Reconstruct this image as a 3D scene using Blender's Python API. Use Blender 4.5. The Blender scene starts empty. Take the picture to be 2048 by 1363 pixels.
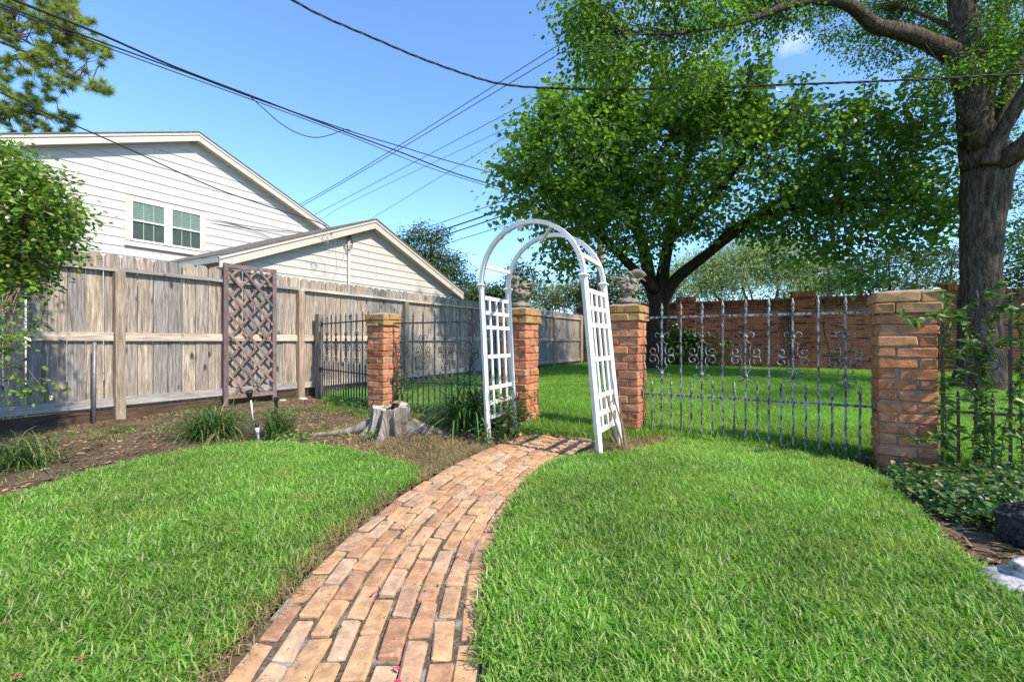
import bpy, bmesh, math, random
import numpy as np
from mathutils import Vector, Matrix, noise as mnoise

random.seed(7)
rng = np.random.default_rng(7)
scene = bpy.context.scene
COL = scene.collection
R = math.radians
PI = math.pi

# ------------------------------------------------------------------ camera
F = 910.2
CX, CY, CAMZ = 1024.0, 681.5, 1.0
cam_d = bpy.data.cameras.new('camera')
cam_d.sensor_width = 36.0
cam_d.lens = 16.0
cam_d.clip_start = 0.02
cam_d.clip_end = 2000.0
cam = bpy.data.objects.new('camera', cam_d)
cam.location = (0, 0, CAMZ)
cam.rotation_euler = (R(90), 0, 0)
COL.objects.link(cam)
scene.camera = cam

# ------------------------------------------------------------------ sky, sun, exposure
SUN_EL, SUN_AZ = R(46), math.atan2(0.76, -0.65)      # azimuth from +Y towards +X
SUN_STRENGTH, SKY_STRENGTH = 2.8, 0.14
sun_vec = Vector((math.sin(SUN_AZ) * math.cos(SUN_EL), math.cos(SUN_AZ) * math.cos(SUN_EL), math.sin(SUN_EL)))
world = bpy.data.worlds.new('World')
scene.world = world
world.use_nodes = True
wn = world.node_tree
wn.nodes.clear()
w_out = wn.nodes.new('ShaderNodeOutputWorld')
w_bg = wn.nodes.new('ShaderNodeBackground')
w_sky = wn.nodes.new('ShaderNodeTexSky')
w_sky.sky_type = 'NISHITA'
w_sky.sun_disc = False
w_sky.sun_elevation = SUN_EL
w_sky.sun_rotation = SUN_AZ
w_sky.air_density = 1.0
w_sky.dust_density = 0.0
w_sky.ozone_density = 8.5
w_bg.inputs['Strength'].default_value = SKY_STRENGTH
# thin scattered fair-weather clouds, part of the sky itself
w_tc = wn.nodes.new('ShaderNodeTexCoord')
w_sep = wn.nodes.new('ShaderNodeSeparateXYZ')
wn.links.new(w_tc.outputs['Generated'], w_sep.inputs[0])
w_add = wn.nodes.new('ShaderNodeMath'); w_add.operation = 'ADD'; w_add.inputs[1].default_value = 0.14
wn.links.new(w_sep.outputs['Z'], w_add.inputs[0])
w_max = wn.nodes.new('ShaderNodeMath'); w_max.operation = 'MAXIMUM'; w_max.inputs[1].default_value = 0.05
wn.links.new(w_add.outputs[0], w_max.inputs[0])
w_dx = wn.nodes.new('ShaderNodeMath'); w_dx.operation = 'DIVIDE'
w_dy = wn.nodes.new('ShaderNodeMath'); w_dy.operation = 'DIVIDE'
wn.links.new(w_sep.outputs['X'], w_dx.inputs[0]); wn.links.new(w_max.outputs[0], w_dx.inputs[1])
wn.links.new(w_sep.outputs['Y'], w_dy.inputs[0]); wn.links.new(w_max.outputs[0], w_dy.inputs[1])
w_cmb = wn.nodes.new('ShaderNodeCombineXYZ')
wn.links.new(w_dx.outputs[0], w_cmb.inputs[0]); wn.links.new(w_dy.outputs[0], w_cmb.inputs[1])
w_cmb.inputs[2].default_value = 11.3
w_noi = wn.nodes.new('ShaderNodeTexNoise')
w_noi.inputs['Scale'].default_value = 1.25
w_noi.inputs['Detail'].default_value = 9
w_noi.inputs['Roughness'].default_value = 0.55
wn.links.new(w_cmb.outputs[0], w_noi.inputs['Vector'])
w_rmp = wn.nodes.new('ShaderNodeValToRGB')
w_rmp.color_ramp.elements[0].position = 0.635
w_rmp.color_ramp.elements[0].color = (0, 0, 0, 1)
w_rmp.color_ramp.elements[1].position = 0.80
w_rmp.color_ramp.elements[1].color = (0.7, 0.7, 0.7, 1)
wn.links.new(w_noi.outputs['Fac'], w_rmp.inputs[0])
w_mix = wn.nodes.new('ShaderNodeMix'); w_mix.data_type = 'RGBA'
wn.links.new(w_rmp.outputs[0], w_mix.inputs[0])
wn.links.new(w_sky.outputs[0], w_mix.inputs[6])
w_mix.inputs[7].default_value = (7.6, 7.9, 8.4, 1)
wn.links.new(w_mix.outputs[2], w_bg.inputs['Color'])
wn.links.new(w_bg.outputs[0], w_out.inputs['Surface'])

sun_d = bpy.data.lights.new('sun', 'SUN')
sun_d.energy = SUN_STRENGTH
sun_d.angle = R(1.2)
sun_d.color = (1.0, 0.92, 0.77)
sun = bpy.data.objects.new('sun', sun_d)
sun.rotation_euler = (-sun_vec).to_track_quat('-Z', 'Y').to_euler()
sun.location = (20, -20, 30)
COL.objects.link(sun)

scene.view_settings.view_transform = 'Standard'
scene.view_settings.look = 'None'
scene.view_settings.exposure = 1.35
scene.view_settings.gamma = 1.0
scene.view_settings.use_curve_mapping = False
scene.render.engine = 'CYCLES'
scene.cycles.max_bounces = 8
scene.cycles.diffuse_bounces = 4
scene.cycles.transmission_bounces = 6
scene.cycles.transparent_max_bounces = 8

# ------------------------------------------------------------------ picture rays -> places in the yard (metres)
def W(u, v, Y):
    return Vector(((u - CX) / F * Y, Y, CAMZ + (CY - v) / F * Y))
def G(u, v, z=0.0):
    Y = F * (CAMZ - z) / (v - CY)
    return Vector(((u - CX) / F * Y, Y, z))

# ------------------------------------------------------------------ material helpers
class Mt:
    def __init__(self, name):
        self.m = bpy.data.materials.new(name)
        self.m.use_nodes = True
        self.t = self.m.node_tree
        self.b = self.t.nodes['Principled BSDF']
        self.out = self.t.nodes['Material Output']
        self._pos = None
    def node(self, typ, **kw):
        n = self.t.nodes.new(typ)
        for k, v in kw.items():
            setattr(n, k, v)
        return n
    def put(self, sock, v):
        if isinstance(v, bpy.types.NodeSocket):
            self.t.links.new(v, sock)
        elif isinstance(v, (tuple, list)) and len(v) == 3 and sock.type == 'RGBA':
            sock.default_value = (*v, 1)
        else:
            sock.default_value = v
    def coord(self, kind='pos', stretch=(1, 1, 1), rot=(0, 0, 0)):
        if kind == 'pos':
            s = self.node('ShaderNodeNewGeometry').outputs['Position']
        else:
            s = self.node('ShaderNodeTexCoord').outputs['Object']
        if kind == 'objr':      # object coordinates shifted by the object's own random number
            oi = self.node('ShaderNodeObjectInfo')
            mu = self.node('ShaderNodeMath', operation='MULTIPLY'); mu.inputs[1].default_value = 97.0
            self.t.links.new(oi.outputs['Random'], mu.inputs[0])
            va = self.node('ShaderNodeVectorMath', operation='ADD')
            self.t.links.new(s, va.inputs[0]); self.t.links.new(mu.outputs[0], va.inputs[1])
            s = va.outputs[0]
        mp = self.node('ShaderNodeMapping')
        mp.inputs['Scale'].default_value = stretch
        mp.inputs['Rotation'].default_value = rot
        self.t.links.new(s, mp.inputs['Vector'])
        return mp.outputs[0]
    def noise(self, scale, detail=5, rough=0.55, kind='pos', stretch=(1, 1, 1), rot=(0, 0, 0), dist=0.0):
        n = self.node('ShaderNodeTexNoise')
        self.t.links.new(self.coord(kind, stretch, rot), n.inputs['Vector'])
        n.inputs['Scale'].default_value = scale
        n.inputs['Detail'].default_value = detail
        n.inputs['Roughness'].default_value = rough
        n.inputs['Distortion'].default_value = dist
        return n.outputs['Fac']
    def voro(self, scale, kind='pos', stretch=(1, 1, 1), feature='F1', out='Distance'):
        n = self.node('ShaderNodeTexVoronoi', feature=feature)
        self.t.links.new(self.coord(kind, stretch), n.inputs['Vector'])
        n.inputs['Scale'].default_value = scale
        return n.outputs[out]
    def ramp(self, fac, stops, interp='LINEAR'):
        n = self.node('ShaderNodeValToRGB')
        cr = n.color_ramp
        cr.interpolation = interp
        while len(cr.elements) < len(stops):
            cr.elements.new(0.5)
        for e, (p, c) in zip(cr.elements, stops):
            e.position = p
            e.color = (c, c, c, 1) if isinstance(c, (int, float)) else (*c, 1)
        self.t.links.new(fac, n.inputs[0])
        return n.outputs[0]
    def mix(self, fac, a, b, blend='MIX'):
        n = self.node('ShaderNodeMix', data_type='RGBA', blend_type=blend)
        self.put(n.inputs[0], fac)
        self.put(n.inputs[6], a)
        self.put(n.inputs[7], b)
        return n.outputs[2]
    def math(self, op, a, b=None):
        n = self.node('ShaderNodeMath', operation=op)
        self.put(n.inputs[0], a)
        if b is not None:
            self.put(n.inputs[1], b)
        return n.outputs[0]
    def rnd(self):
        return self.node('ShaderNodeObjectInfo').outputs['Random']
    def attr(self, name):
        return self.node('ShaderNodeAttribute', attribute_name=name).outputs['Fac']
    def bump(self, h, strength=0.5, dist=0.01):
        n = self.node('ShaderNodeBump')
        n.inputs['Strength'].default_value = strength
        n.inputs['Distance'].default_value = dist
        self.put(n.inputs['Height'], h)
        self.t.links.new(n.outputs[0], self.b.inputs['Normal'])
        return n.outputs[0]
    def col(self, c):
        self.put(self.b.inputs['Base Color'], c)
    def set(self, rough=0.8, spec=0.3, metal=0.0):
        self.put(self.b.inputs['Roughness'], rough)
        self.b.inputs['Specular IOR Level'].default_value = spec
        self.b.inputs['Metallic'].default_value = metal
        return self

def leaf_mat(name, stops, trans=0.35, rough=0.45, spec=0.3, tcol=(1.5, 1.6, 0.7), use='v', objrnd=False, patch=None):
    M = Mt(name)
    v = M.attr(use)
    if objrnd:
        v = M.math('FRACT', M.math('ADD', v, M.rnd()))
    c = M.ramp(v, stops)
    big = M.math('ADD', M.math('MULTIPLY', M.noise(0.8, 2), 0.6), M.math('MULTIPLY', M.noise(3.5, 3), 0.4))
    c = M.mix(1.0, c, M.ramp(big, [(0.35, 0.70), (0.65, 1.25)]), 'MULTIPLY')
    if patch is not None:
        c = M.mix(M.ramp(M.noise(2.6, 4, 0.6), [(0.52, 0.0), (0.72, 0.5)]), c, patch)
    M.col(c)
    M.set(rough, spec)
    tr = M.node('ShaderNodeBsdfTranslucent')
    M.put(tr.inputs['Color'], M.mix(1.0, c, tcol, 'MULTIPLY'))
    mx = M.node('ShaderNodeMixShader')
    mx.inputs[0].default_value = trans
    M.t.links.new(M.b.outputs[0], mx.inputs[1])
    M.t.links.new(tr.outputs[0], mx.inputs[2])
    M.t.links.new(mx.outputs[0], M.out.inputs['Surface'])
    return M.m

def mk_wood(name, dark, mid, light, stretch=(9, 9, 0.55), grain=1.0, knots=True, kind='objr'):
    M = Mt(name)
    g = M.noise(5, 6, 0.65, kind, stretch, dist=0.4)
    g2 = M.noise(16, 4, 0.6, kind, stretch)
    c = M.ramp(g, [(0.34, dark), (0.5, mid), (0.66, light)])
    c = M.mix(M.ramp(g2, [(0.35, 0.55), (0.6, 0.0)]), c, dark)
    tone = M.ramp(M.rnd(), [(0.0, (0.62, 0.65, 0.70)), (0.35, (0.9, 0.93, 0.98)), (0.7, (1.1, 1.0, 0.90)), (1.0, (1.28, 1.2, 1.1))])
    c = M.mix(1.0, c, tone, 'MULTIPLY')
    bl = M.noise(1.3, 4, 0.6, kind, (1.5, 1.5, 0.8))
    c = M.mix(M.ramp(bl, [(0.45, 0.0), (0.72, 0.55)]), c, tuple(x * 0.55 for x in mid))
    if knots:
        vo = M.voro(1.0, kind, (5.5, 5.5, 2.6))
        c = M.mix(M.ramp(vo, [(0.09, 0.9), (0.18, 0.0)]), c, tuple(x * 0.28 for x in dark))
    M.col(c)
    M.set(0.85, 0.2)
    M.bump(M.math('ADD', g, M.math('MULTIPLY', g2, 0.7)), 0.5 * grain, 0.006)
    return M.m

def mk_brick(name, stops, grime, lichen=None, pale=None, rough=0.9, use_attr=False, bump=0.6, scale=1.0):
    M = Mt(name)
    r = M.rnd()
    if use_attr:
        r = M.math('FRACT', M.math('ADD', M.attr('v'), r))
    c = M.ramp(r, stops)
    n1 = M.noise(14 * scale, 6, 0.65)
    n2 = M.noise(60 * scale, 5, 0.7)
    n3 = M.noise(3.2 * scale, 5, 0.6)
    c = M.mix(1.0, c, M.ramp(n1, [(0.32, 0.62), (0.68, 1.28)]), 'MULTIPLY')
    c = M.mix(M.ramp(n3, [(0.5, 0.0), (0.75, 0.6)]), c, grime)
    c = M.mix(M.ramp(n2, [(0.28, 0.55), (0.42, 0.0)]), c, tuple(x * 0.5 for x in grime))
    if pale is not None:
        n4 = M.noise(22 * scale, 6, 0.7)
        c = M.mix(M.ramp(n4, [(0.55, 0.0), (0.72, 0.6)]), c, pale)
    if lichen is not None:
        n5 = M.noise(7 * scale, 5, 0.65)
        c = M.mix(M.ramp(n5, [(0.5, 0.0), (0.66, 0.7)]), c, lichen)
    M.col(c)
    M.set(rough, 0.2)
    M.bump(M.math('ADD', n1, n2), bump, 0.008)
    return M.m

MAT = {}
MAT['picket'] = mk_wood('weathered_picket_wood', (0.13, 0.105, 0.088), (0.35, 0.30, 0.255), (0.55, 0.495, 0.435))
MAT['rail'] = mk_wood('weathered_rail_wood', (0.24, 0.20, 0.165), (0.47, 0.41, 0.35), (0.62, 0.56, 0.49), stretch=(0.6, 9, 9))
MAT['post'] = mk_wood('weathered_post_wood', (0.17, 0.12, 0.085), (0.36, 0.28, 0.21), (0.52, 0.44, 0.35), knots=False)
MAT['kick'] = mk_wood('dark_board_wood', (0.03, 0.022, 0.017), (0.08, 0.055, 0.04), (0.14, 0.10, 0.075), stretch=(0.6, 9, 9), knots=False)  # base colour much darker than the other fence wood
MAT['lattice'] = mk_wood('brown_painted_wood', (0.13, 0.088, 0.076), (0.245, 0.172, 0.15), (0.33, 0.245, 0.215), knots=False, stretch=(6, 6, 1.5))
MAT['stump'] = mk_wood('grey_stump_bark', (0.085, 0.060, 0.045), (0.33, 0.265, 0.21), (0.58, 0.50, 0.42), stretch=(2.4, 2.4, 0.35), grain=1.8, knots=False)
MAT['stumptop'] = mk_wood('sawn_stump_wood', (0.15, 0.12, 0.10), (0.40, 0.36, 0.32), (0.58, 0.54, 0.49), stretch=(1.5, 1.5, 1.5), knots=False)
MAT['pole'] = mk_wood('utility_pole_wood', (0.2, 0.12, 0.075), (0.36, 0.24, 0.16), (0.46, 0.33, 0.24), knots=False)

MAT['pbrick'] = mk_brick('old_pillar_brick', [(0, (0.40, 0.130, 0.058)), (0.3, (0.51, 0.180, 0.080)), (0.65, (0.56, 0.215, 0.096)), (1.0, (0.58, 0.26, 0.13))], (0.20, 0.10, 0.06), pale=(0.60, 0.36, 0.24), bump=0.9)
MAT['cbrick'] = mk_brick('lichen_cap_brick', [(0, (0.34, 0.14, 0.06)), (0.5, (0.44, 0.22, 0.09)), (1.0, (0.46, 0.26, 0.12))], (0.15, 0.09, 0.05), lichen=(0.36, 0.22, 0.05), pale=(0.48, 0.36, 0.22))
MAT['path'] = mk_brick('old_paving_brick', [(0, (0.40, 0.205, 0.115)), (0.25, (0.50, 0.275, 0.14)), (0.5, (0.56, 0.33, 0.17)), (0.75, (0.48, 0.285, 0.175)), (1.0, (0.55, 0.36, 0.22))], (0.25, 0.155, 0.10), pale=(0.60, 0.46, 0.35), bump=0.55)
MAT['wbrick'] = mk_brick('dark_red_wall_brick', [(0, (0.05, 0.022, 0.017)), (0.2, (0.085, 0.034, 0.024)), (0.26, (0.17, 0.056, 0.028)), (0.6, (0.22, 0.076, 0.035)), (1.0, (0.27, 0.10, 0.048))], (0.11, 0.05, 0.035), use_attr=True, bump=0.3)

def simple(name, col, rough=0.8, spec=0.3, metal=0.0, nscale=25, namp=0.15, bump=0.2):
    M = Mt(name)
    n = M.noise(nscale, 5, 0.6)
    c = M.mix(1.0, col, M.ramp(n, [(0.3, 1 - namp), (0.7, 1 + namp)]), 'MULTIPLY')
    M.col(c); M.set(rough, spec, metal)
    if bump:
        M.bump(n, bump, 0.004)
    return M.m
MAT['mortar'] = simple('grey_mortar', (0.29, 0.245, 0.195), 0.95, 0.1, nscale=60, namp=0.4, bump=0.8)
MAT['wmortar'] = simple('pale_wall_mortar', (0.36, 0.29, 0.23), 0.95, 0.1, nscale=50, namp=0.3, bump=0.4)
MAT['white'] = simple('white_vinyl', (0.75, 0.715, 0.65), 0.45, 0.35, nscale=9, namp=0.12, bump=0.08)
def mk_vinyl():
    M = Mt('white_vinyl')
    n = M.noise(9, 5, 0.6); n2 = M.noise(35, 5, 0.7)
    c = M.mix(1.0, (0.75, 0.705, 0.625), M.ramp(n, [(0.3, 0.86), (0.7, 1.06)]), 'MULTIPLY')
    z = M.node('ShaderNodeSeparateXYZ'); M.t.links.new(M.node('ShaderNodeNewGeometry').outputs['Position'], z.inputs[0])
    splash = M.math('MULTIPLY', M.ramp(z.outputs['Z'], [(0.02, 1.0), (0.38, 0.0)]), M.ramp(n2, [(0.38, 0.0), (0.62, 0.75)]))
    c = M.mix(splash, c, (0.27, 0.21, 0.14))
    c = M.mix(M.ramp(M.noise(16, 6, 0.7), [(0.6, 0.0), (0.75, 0.45)]), c, (0.42, 0.39, 0.33))
    M.col(c); M.set(0.5, 0.35); M.bump(n2, 0.1, 0.002)
    return M.m
MAT['white'] = mk_vinyl()
MAT['siding'] = simple('cream_siding_paint', (0.515, 0.475, 0.425), 0.6, 0.3, nscale=3, namp=0.03, bump=0.03)
MAT['trim'] = simple('cream_trim_paint', (0.54, 0.48, 0.405), 0.55, 0.3, nscale=5, namp=0.04, bump=0.03)
MAT['winframe'] = simple('white_window_paint', (0.82, 0.82, 0.82), 0.45, 0.4, nscale=5, namp=0.03, bump=0.0)
MAT['roof'] = simple('dark_shingle', (0.15, 0.13, 0.115), 0.95, 0.1, nscale=30, namp=0.5, bump=0.8)
MAT['wire'] = simple('black_cable', (0.012, 0.012, 0.013), 0.55, 0.4, nscale=9, namp=0.2, bump=0)
MAT['greywire'] = simple('grey_cable', (0.22, 0.22, 0.22), 0.5, 0.4, nscale=9, namp=0.2, bump=0)
MAT['galv'] = simple('dull_metal_pipe', (0.22, 0.21, 0.21), 0.5, 0.4, metal=0.5, nscale=40, namp=0.4, bump=0.2)
MAT['blackplastic'] = simple('black_plastic', (0.012, 0.012, 0.013), 0.4, 0.5, nscale=30, namp=0.2, bump=0)
MAT['whiteplastic'] = simple('dirty_white_plastic', (0.62, 0.60, 0.55), 0.6, 0.3, nscale=30, namp=0.3, bump=0.1)
MAT['hollow'] = simple('rotten_heartwood', (0.05, 0.027, 0.016), 0.95, 0.1, nscale=40, namp=0.6, bump=1.0)
MAT['rock'] = simple('black_lava_rock', (0.035, 0.033, 0.034), 0.95, 0.15, nscale=70, namp=0.9, bump=1.0)
MAT['paleStone'] = simple('pale_stone', (0.5, 0.47, 0.42), 0.9, 0.2, nscale=25, namp=0.3, bump=0.5)
MAT['slate'] = simple('dark_edging_stone', (0.14, 0.125, 0.115), 0.9, 0.2, nscale=25, namp=0.4, bump=0.6)
MAT['twig'] = simple('dry_twig_bark', (0.20, 0.135, 0.09), 0.9, 0.1, nscale=30, namp=0.4, bump=0.4)
MAT['vinestem'] = simple('green_vine_stem', (0.14, 0.12, 0.04), 0.7, 0.2, nscale=30, namp=0.3, bump=0)
MAT['petal'] = simple('pink_petal', (0.62, 0.05, 0.12), 0.6, 0.2, nscale=30, namp=0.2, bump=0)
MAT['deadleaf'] = simple('tan_dead_leaf', (0.42, 0.25, 0.10), 0.8, 0.2, nscale=40, namp=0.4, bump=0.2)

def mk_stone():
    M = Mt('weathered_cast_stone')
    n = M.noise(26, 6, 0.65); n2 = M.noise(9, 4, 0.6)
    c = M.ramp(n, [(0.25, (0.07, 0.056, 0.042)), (0.5, (0.22, 0.185, 0.14)), (0.75, (0.38, 0.335, 0.265))])
    c = M.mix(M.ramp(n2, [(0.5, 0.0), (0.7, 0.5)]), c, (0.20, 0.17, 0.09))
    M.col(c); M.set(0.95, 0.15); M.bump(n, 0.8, 0.006)
    return M.m
MAT['stone'] = mk_stone()
def mk_shell():
    M = Mt('streaked_white_stone')
    n = M.noise(9, 6, 0.7, stretch=(1, 1, 3)); n2 = M.noise(30, 5, 0.7)
    c = M.ramp(n, [(0.38, (0.07, 0.07, 0.075)), (0.5, (0.45, 0.42, 0.41)), (0.65, (0.68, 0.65, 0.62))])
    c = M.mix(M.ramp(n2, [(0.35, 0.6), (0.5, 0.0)]), c, (0.08, 0.08, 0.08))
    M.col(c); M.set(0.8, 0.3); M.bump(n2, 0.5, 0.004)
    return M.m
MAT['shell'] = mk_shell()

def mk_iron(name, base, pale, amt):
    M = Mt(name)
    n = M.noise(45, 5, 0.7, stretch=(1, 1, 0.35)); n2 = M.noise(7, 4, 0.6)
    c = M.ramp(M.noise(90, 4, 0.6), [(0.35, base), (0.7, tuple(x * 2.2 for x in base))])
    c = M.mix(M.ramp(n2, [(0.5, 0.0), (0.75, 0.6)]), c, (0.11, 0.05, 0.025))
    f = M.ramp(n, [(0.5 - amt, 0.0), (0.62 - amt, 1.0)])
    c = M.mix(f, c, pale)
    M.col(c); M.set(0.6, 0.35); M.bump(n, 0.3, 0.002)
    return M.m
MAT['iron'] = mk_iron('dark_wrought_iron', (0.03, 0.027, 0.026), (0.13, 0.135, 0.15), 0.0)
MAT['ironpale'] = mk_iron('flaking_grey_iron', (0.035, 0.028, 0.024), (0.36, 0.345, 0.315), 0.05)
MAT['ironshaded'] = mk_iron('shaded_wrought_iron', (0.014, 0.013, 0.013), (0.05, 0.05, 0.05), -0.12)  # shade on the bars right of the large pillar is put into this tone

def mk_bark(name, dark, mid, light, s=1.0):
    M = Mt(name)
    a = M.noise(6 * s, 7, 0.7, 'pos', (1.6, 1.6, 0.32), dist=0.5)
    b = M.noise(28 * s, 4, 0.6)
    c = M.ramp(a, [(0.34, dark), (0.52, mid), (0.72, light)])
    c = M.mix(M.ramp(b, [(0.55, 0.0), (0.75, 0.5)]), c, tuple(x * 1.5 for x in light))
    M.col(c); M.set(0.95, 0.1)
    M.bump(M.math('ADD', a, M.math('MULTIPLY', b, 0.25)), 1.0, 0.11)
    return M.m
MAT['bark'] = mk_bark('furrowed_grey_bark', (0.026, 0.019, 0.013), (0.125, 0.092, 0.067), (0.29, 0.23, 0.175), 1.7)
MAT['bark2'] = mk_bark('dark_brown_bark', (0.022, 0.016, 0.012), (0.06, 0.044, 0.034), (0.11, 0.085, 0.065))
MAT['pinebark'] = mk_bark('pine_bark', (0.05, 0.03, 0.02), (0.13, 0.08, 0.055), (0.2, 0.13, 0.09))

MAT['soffitwood'] = simple('tan_soffit', (0.42, 0.29, 0.16), 0.7, 0.2, nscale=8, namp=0.15, bump=0.1)

def mk_soil():
    M = Mt('bed_soil')
    n1 = M.noise(2.3, 5, 0.6); n2 = M.noise(22, 6, 0.7); n3 = M.noise(95, 4, 0.7)
    c = M.ramp(n1, [(0.34, (0.055, 0.036, 0.025)), (0.5, (0.14, 0.092, 0.058)), (0.66, (0.25, 0.17, 0.105))])
    c = M.mix(M.ramp(n2, [(0.4, 0.0), (0.7, 0.65)]), c, (0.28, 0.20, 0.13))
    c = M.mix(M.ramp(n3, [(0.3, 0.7), (0.45, 0.0)]), c, (0.045, 0.03, 0.022))
    g = M.noise(3.1, 5, 0.65)
    c = M.mix(M.ramp(g, [(0.56, 0.0), (0.7, 0.35)]), c, (0.12, 0.14, 0.045))
    M.col(c); M.set(0.95, 0.1); M.bump(M.math('ADD', n2, n3), 1.0, 0.02)
    return M.m
MAT['soil'] = mk_soil()
def mk_thatch():
    M = Mt('lawn_thatch')
    n = M.noise(30, 5, 0.7); n2 = M.noise(2.0, 3, 0.6)
    c = M.ramp(n, [(0.3, (0.035, 0.045, 0.014)), (0.6, (0.075, 0.115, 0.028)), (0.8, (0.16, 0.15, 0.06))])
    M.col(c); M.set(0.95, 0.1); M.bump(n, 0.8, 0.015)
    return M.m
MAT['thatch'] = mk_thatch()
def mk_joint():
    M = Mt('path_joint_grit')
    n = M.noise(70, 5, 0.7); n2 = M.noise(6, 4, 0.65)
    c = M.ramp(n, [(0.3, (0.05, 0.036, 0.024)), (0.55, (0.16, 0.12, 0.08)), (0.8, (0.33, 0.28, 0.21))])
    c = M.mix(M.ramp(n2, [(0.52, 0.0), (0.62, 0.75)]), c, (0.42, 0.39, 0.34))
    M.col(c); M.set(0.95, 0.1); M.bump(n, 1.0, 0.01)
    return M.m
MAT['joint'] = mk_joint()
def mk_glass(name, col):
    M = Mt(name)
    M.col(col); M.set(0.05, 0.5)
    M.b.inputs['Transmission Weight'].default_value = 0.85
    M.b.inputs['IOR'].default_value = 1.1
    return M.m
MAT['glass'] = mk_glass('window_glass', (0.66, 0.80, 0.70))
MAT['glassdark'] = mk_glass('screened_glass', (0.34, 0.42, 0.37))
MAT['blind'] = simple('green_tinted_blind', (0.24, 0.32, 0.245), 0.5, 0.3, nscale=5, namp=0.05, bump=0)

MAT['grass'] = leaf_mat('lawn_blade', [(0.0, (0.075, 0.195, 0.018)), (0.3, (0.140, 0.310, 0.032)), (0.6, (0.220, 0.395, 0.058)), (0.82, (0.32, 0.46, 0.12)), (0.95, (0.46, 0.50, 0.22)), (1.0, (0.56, 0.52, 0.30))], 0.45, 0.5, 0.25, patch=(0.34, 0.38, 0.10))
MAT['drygrass'] = leaf_mat('dry_grass_blade', [(0.0, (0.30, 0.21, 0.09)), (0.5, (0.42, 0.30, 0.14)), (0.8, (0.24, 0.20, 0.07)), (1.0, (0.10, 0.16, 0.035))], 0.2, 0.7, 0.2, tcol=(1.1, 1.0, 0.7))
MAT['mulch'] = leaf_mat('mulch_chip', [(0.0, (0.08, 0.045, 0.028)), (0.5, (0.20, 0.125, 0.075)), (0.85, (0.33, 0.22, 0.13)), (1.0, (0.46, 0.36, 0.25))], 0.05, 0.8, 0.1)
MAT['liriope'] = leaf_mat('strap_leaf', [(0.0, (0.030, 0.075, 0.016)), (0.5, (0.065, 0.135, 0.028)), (0.85, (0.13, 0.21, 0.05)), (1.0, (0.40, 0.33, 0.13))], 0.25, 0.35, 0.4)
MAT['mulberry'] = leaf_mat('broad_leaf', [(0.0, (0.048, 0.102, 0.023)), (0.5, (0.102, 0.180, 0.040)), (0.9, (0.155, 0.238, 0.056)), (1.0, (0.23, 0.27, 0.06))], 0.55, 0.33, 0.5, tcol=(2.1, 2.3, 0.8))
MAT['bigleaf'] = leaf_mat('small_star_leaf', [(0.0, (0.036, 0.080, 0.018)), (0.5, (0.072, 0.136, 0.028)), (1.0, (0.125, 0.19, 0.04))], 0.5, 0.4, 0.35, tcol=(2.1, 2.4, 0.8))
MAT['needle'] = leaf_mat('pine_needle', [(0.0, (0.11, 0.17, 0.035)), (0.5, (0.26, 0.32, 0.07)), (0.88, (0.38, 0.40, 0.11)), (1.0, (0.48, 0.32, 0.13))], 0.4, 0.5, 0.3)
MAT['camellia'] = leaf_mat('glossy_shrub_leaf', [(0.0, (0.045, 0.10, 0.018)), (0.35, (0.12, 0.22, 0.028)), (0.7, (0.23, 0.33, 0.048)), (0.85, (0.33, 0.36, 0.13)), (0.93, (0.42, 0.32, 0.22)), (1.0, (0.30, 0.11, 0.06))], 0.3, 0.28, 0.5)
MAT['vine'] = leaf_mat('vine_leaf', [(0.0, (0.05, 0.11, 0.024)), (0.6, (0.10, 0.185, 0.042)), (0.92, (0.19, 0.27, 0.075)), (1.0, (0.40, 0.40, 0.12))], 0.3, 0.4, 0.35)
MAT['ivy'] = leaf_mat('dark_ground_leaf', [(0.0, (0.030, 0.075, 0.016)), (0.6, (0.065, 0.145, 0.030)), (0.93, (0.12, 0.22, 0.045)), (1.0, (0.30, 0.22, 0.10))], 0.25, 0.4, 0.4)
MAT['oakleaf'] = leaf_mat('oak_leaf', [(0.0, (0.045, 0.080, 0.024)), (0.6, (0.085, 0.135, 0.036)), (1.0, (0.16, 0.18, 0.06))], 0.25, 0.5, 0.3)
MAT['silverleaf'] = leaf_mat('silvery_leaf', [(0.0, (0.15, 0.21, 0.085)), (0.5, (0.29, 0.36, 0.15)), (1.0, (0.45, 0.50, 0.26))], 0.3, 0.45, 0.4)
MAT['yellowleaf'] = leaf_mat('yellow_green_leaf', [(0.0, (0.10, 0.14, 0.025)), (0.5, (0.20, 0.24, 0.05)), (1.0, (0.34, 0.33, 0.09))], 0.35, 0.5, 0.3)

# ------------------------------------------------------------------ mesh helpers
def newmesh(name, verts, faces, mat=None, smooth=False, vattr=None):
    me = bpy.data.meshes.new(name)
    me.from_pydata([tuple(v) for v in verts], [], faces)
    if mat is not None:
        me.materials.append(mat)
    if smooth:
        me.polygons.foreach_set('use_smooth', [True] * len(me.polygons))
    if vattr is not None:
        a = me.attributes.new('v', 'FLOAT', 'FACE')
        a.data.foreach_set('value', np.asarray(vattr, dtype=np.float32))
    me.update()
    return me

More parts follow.
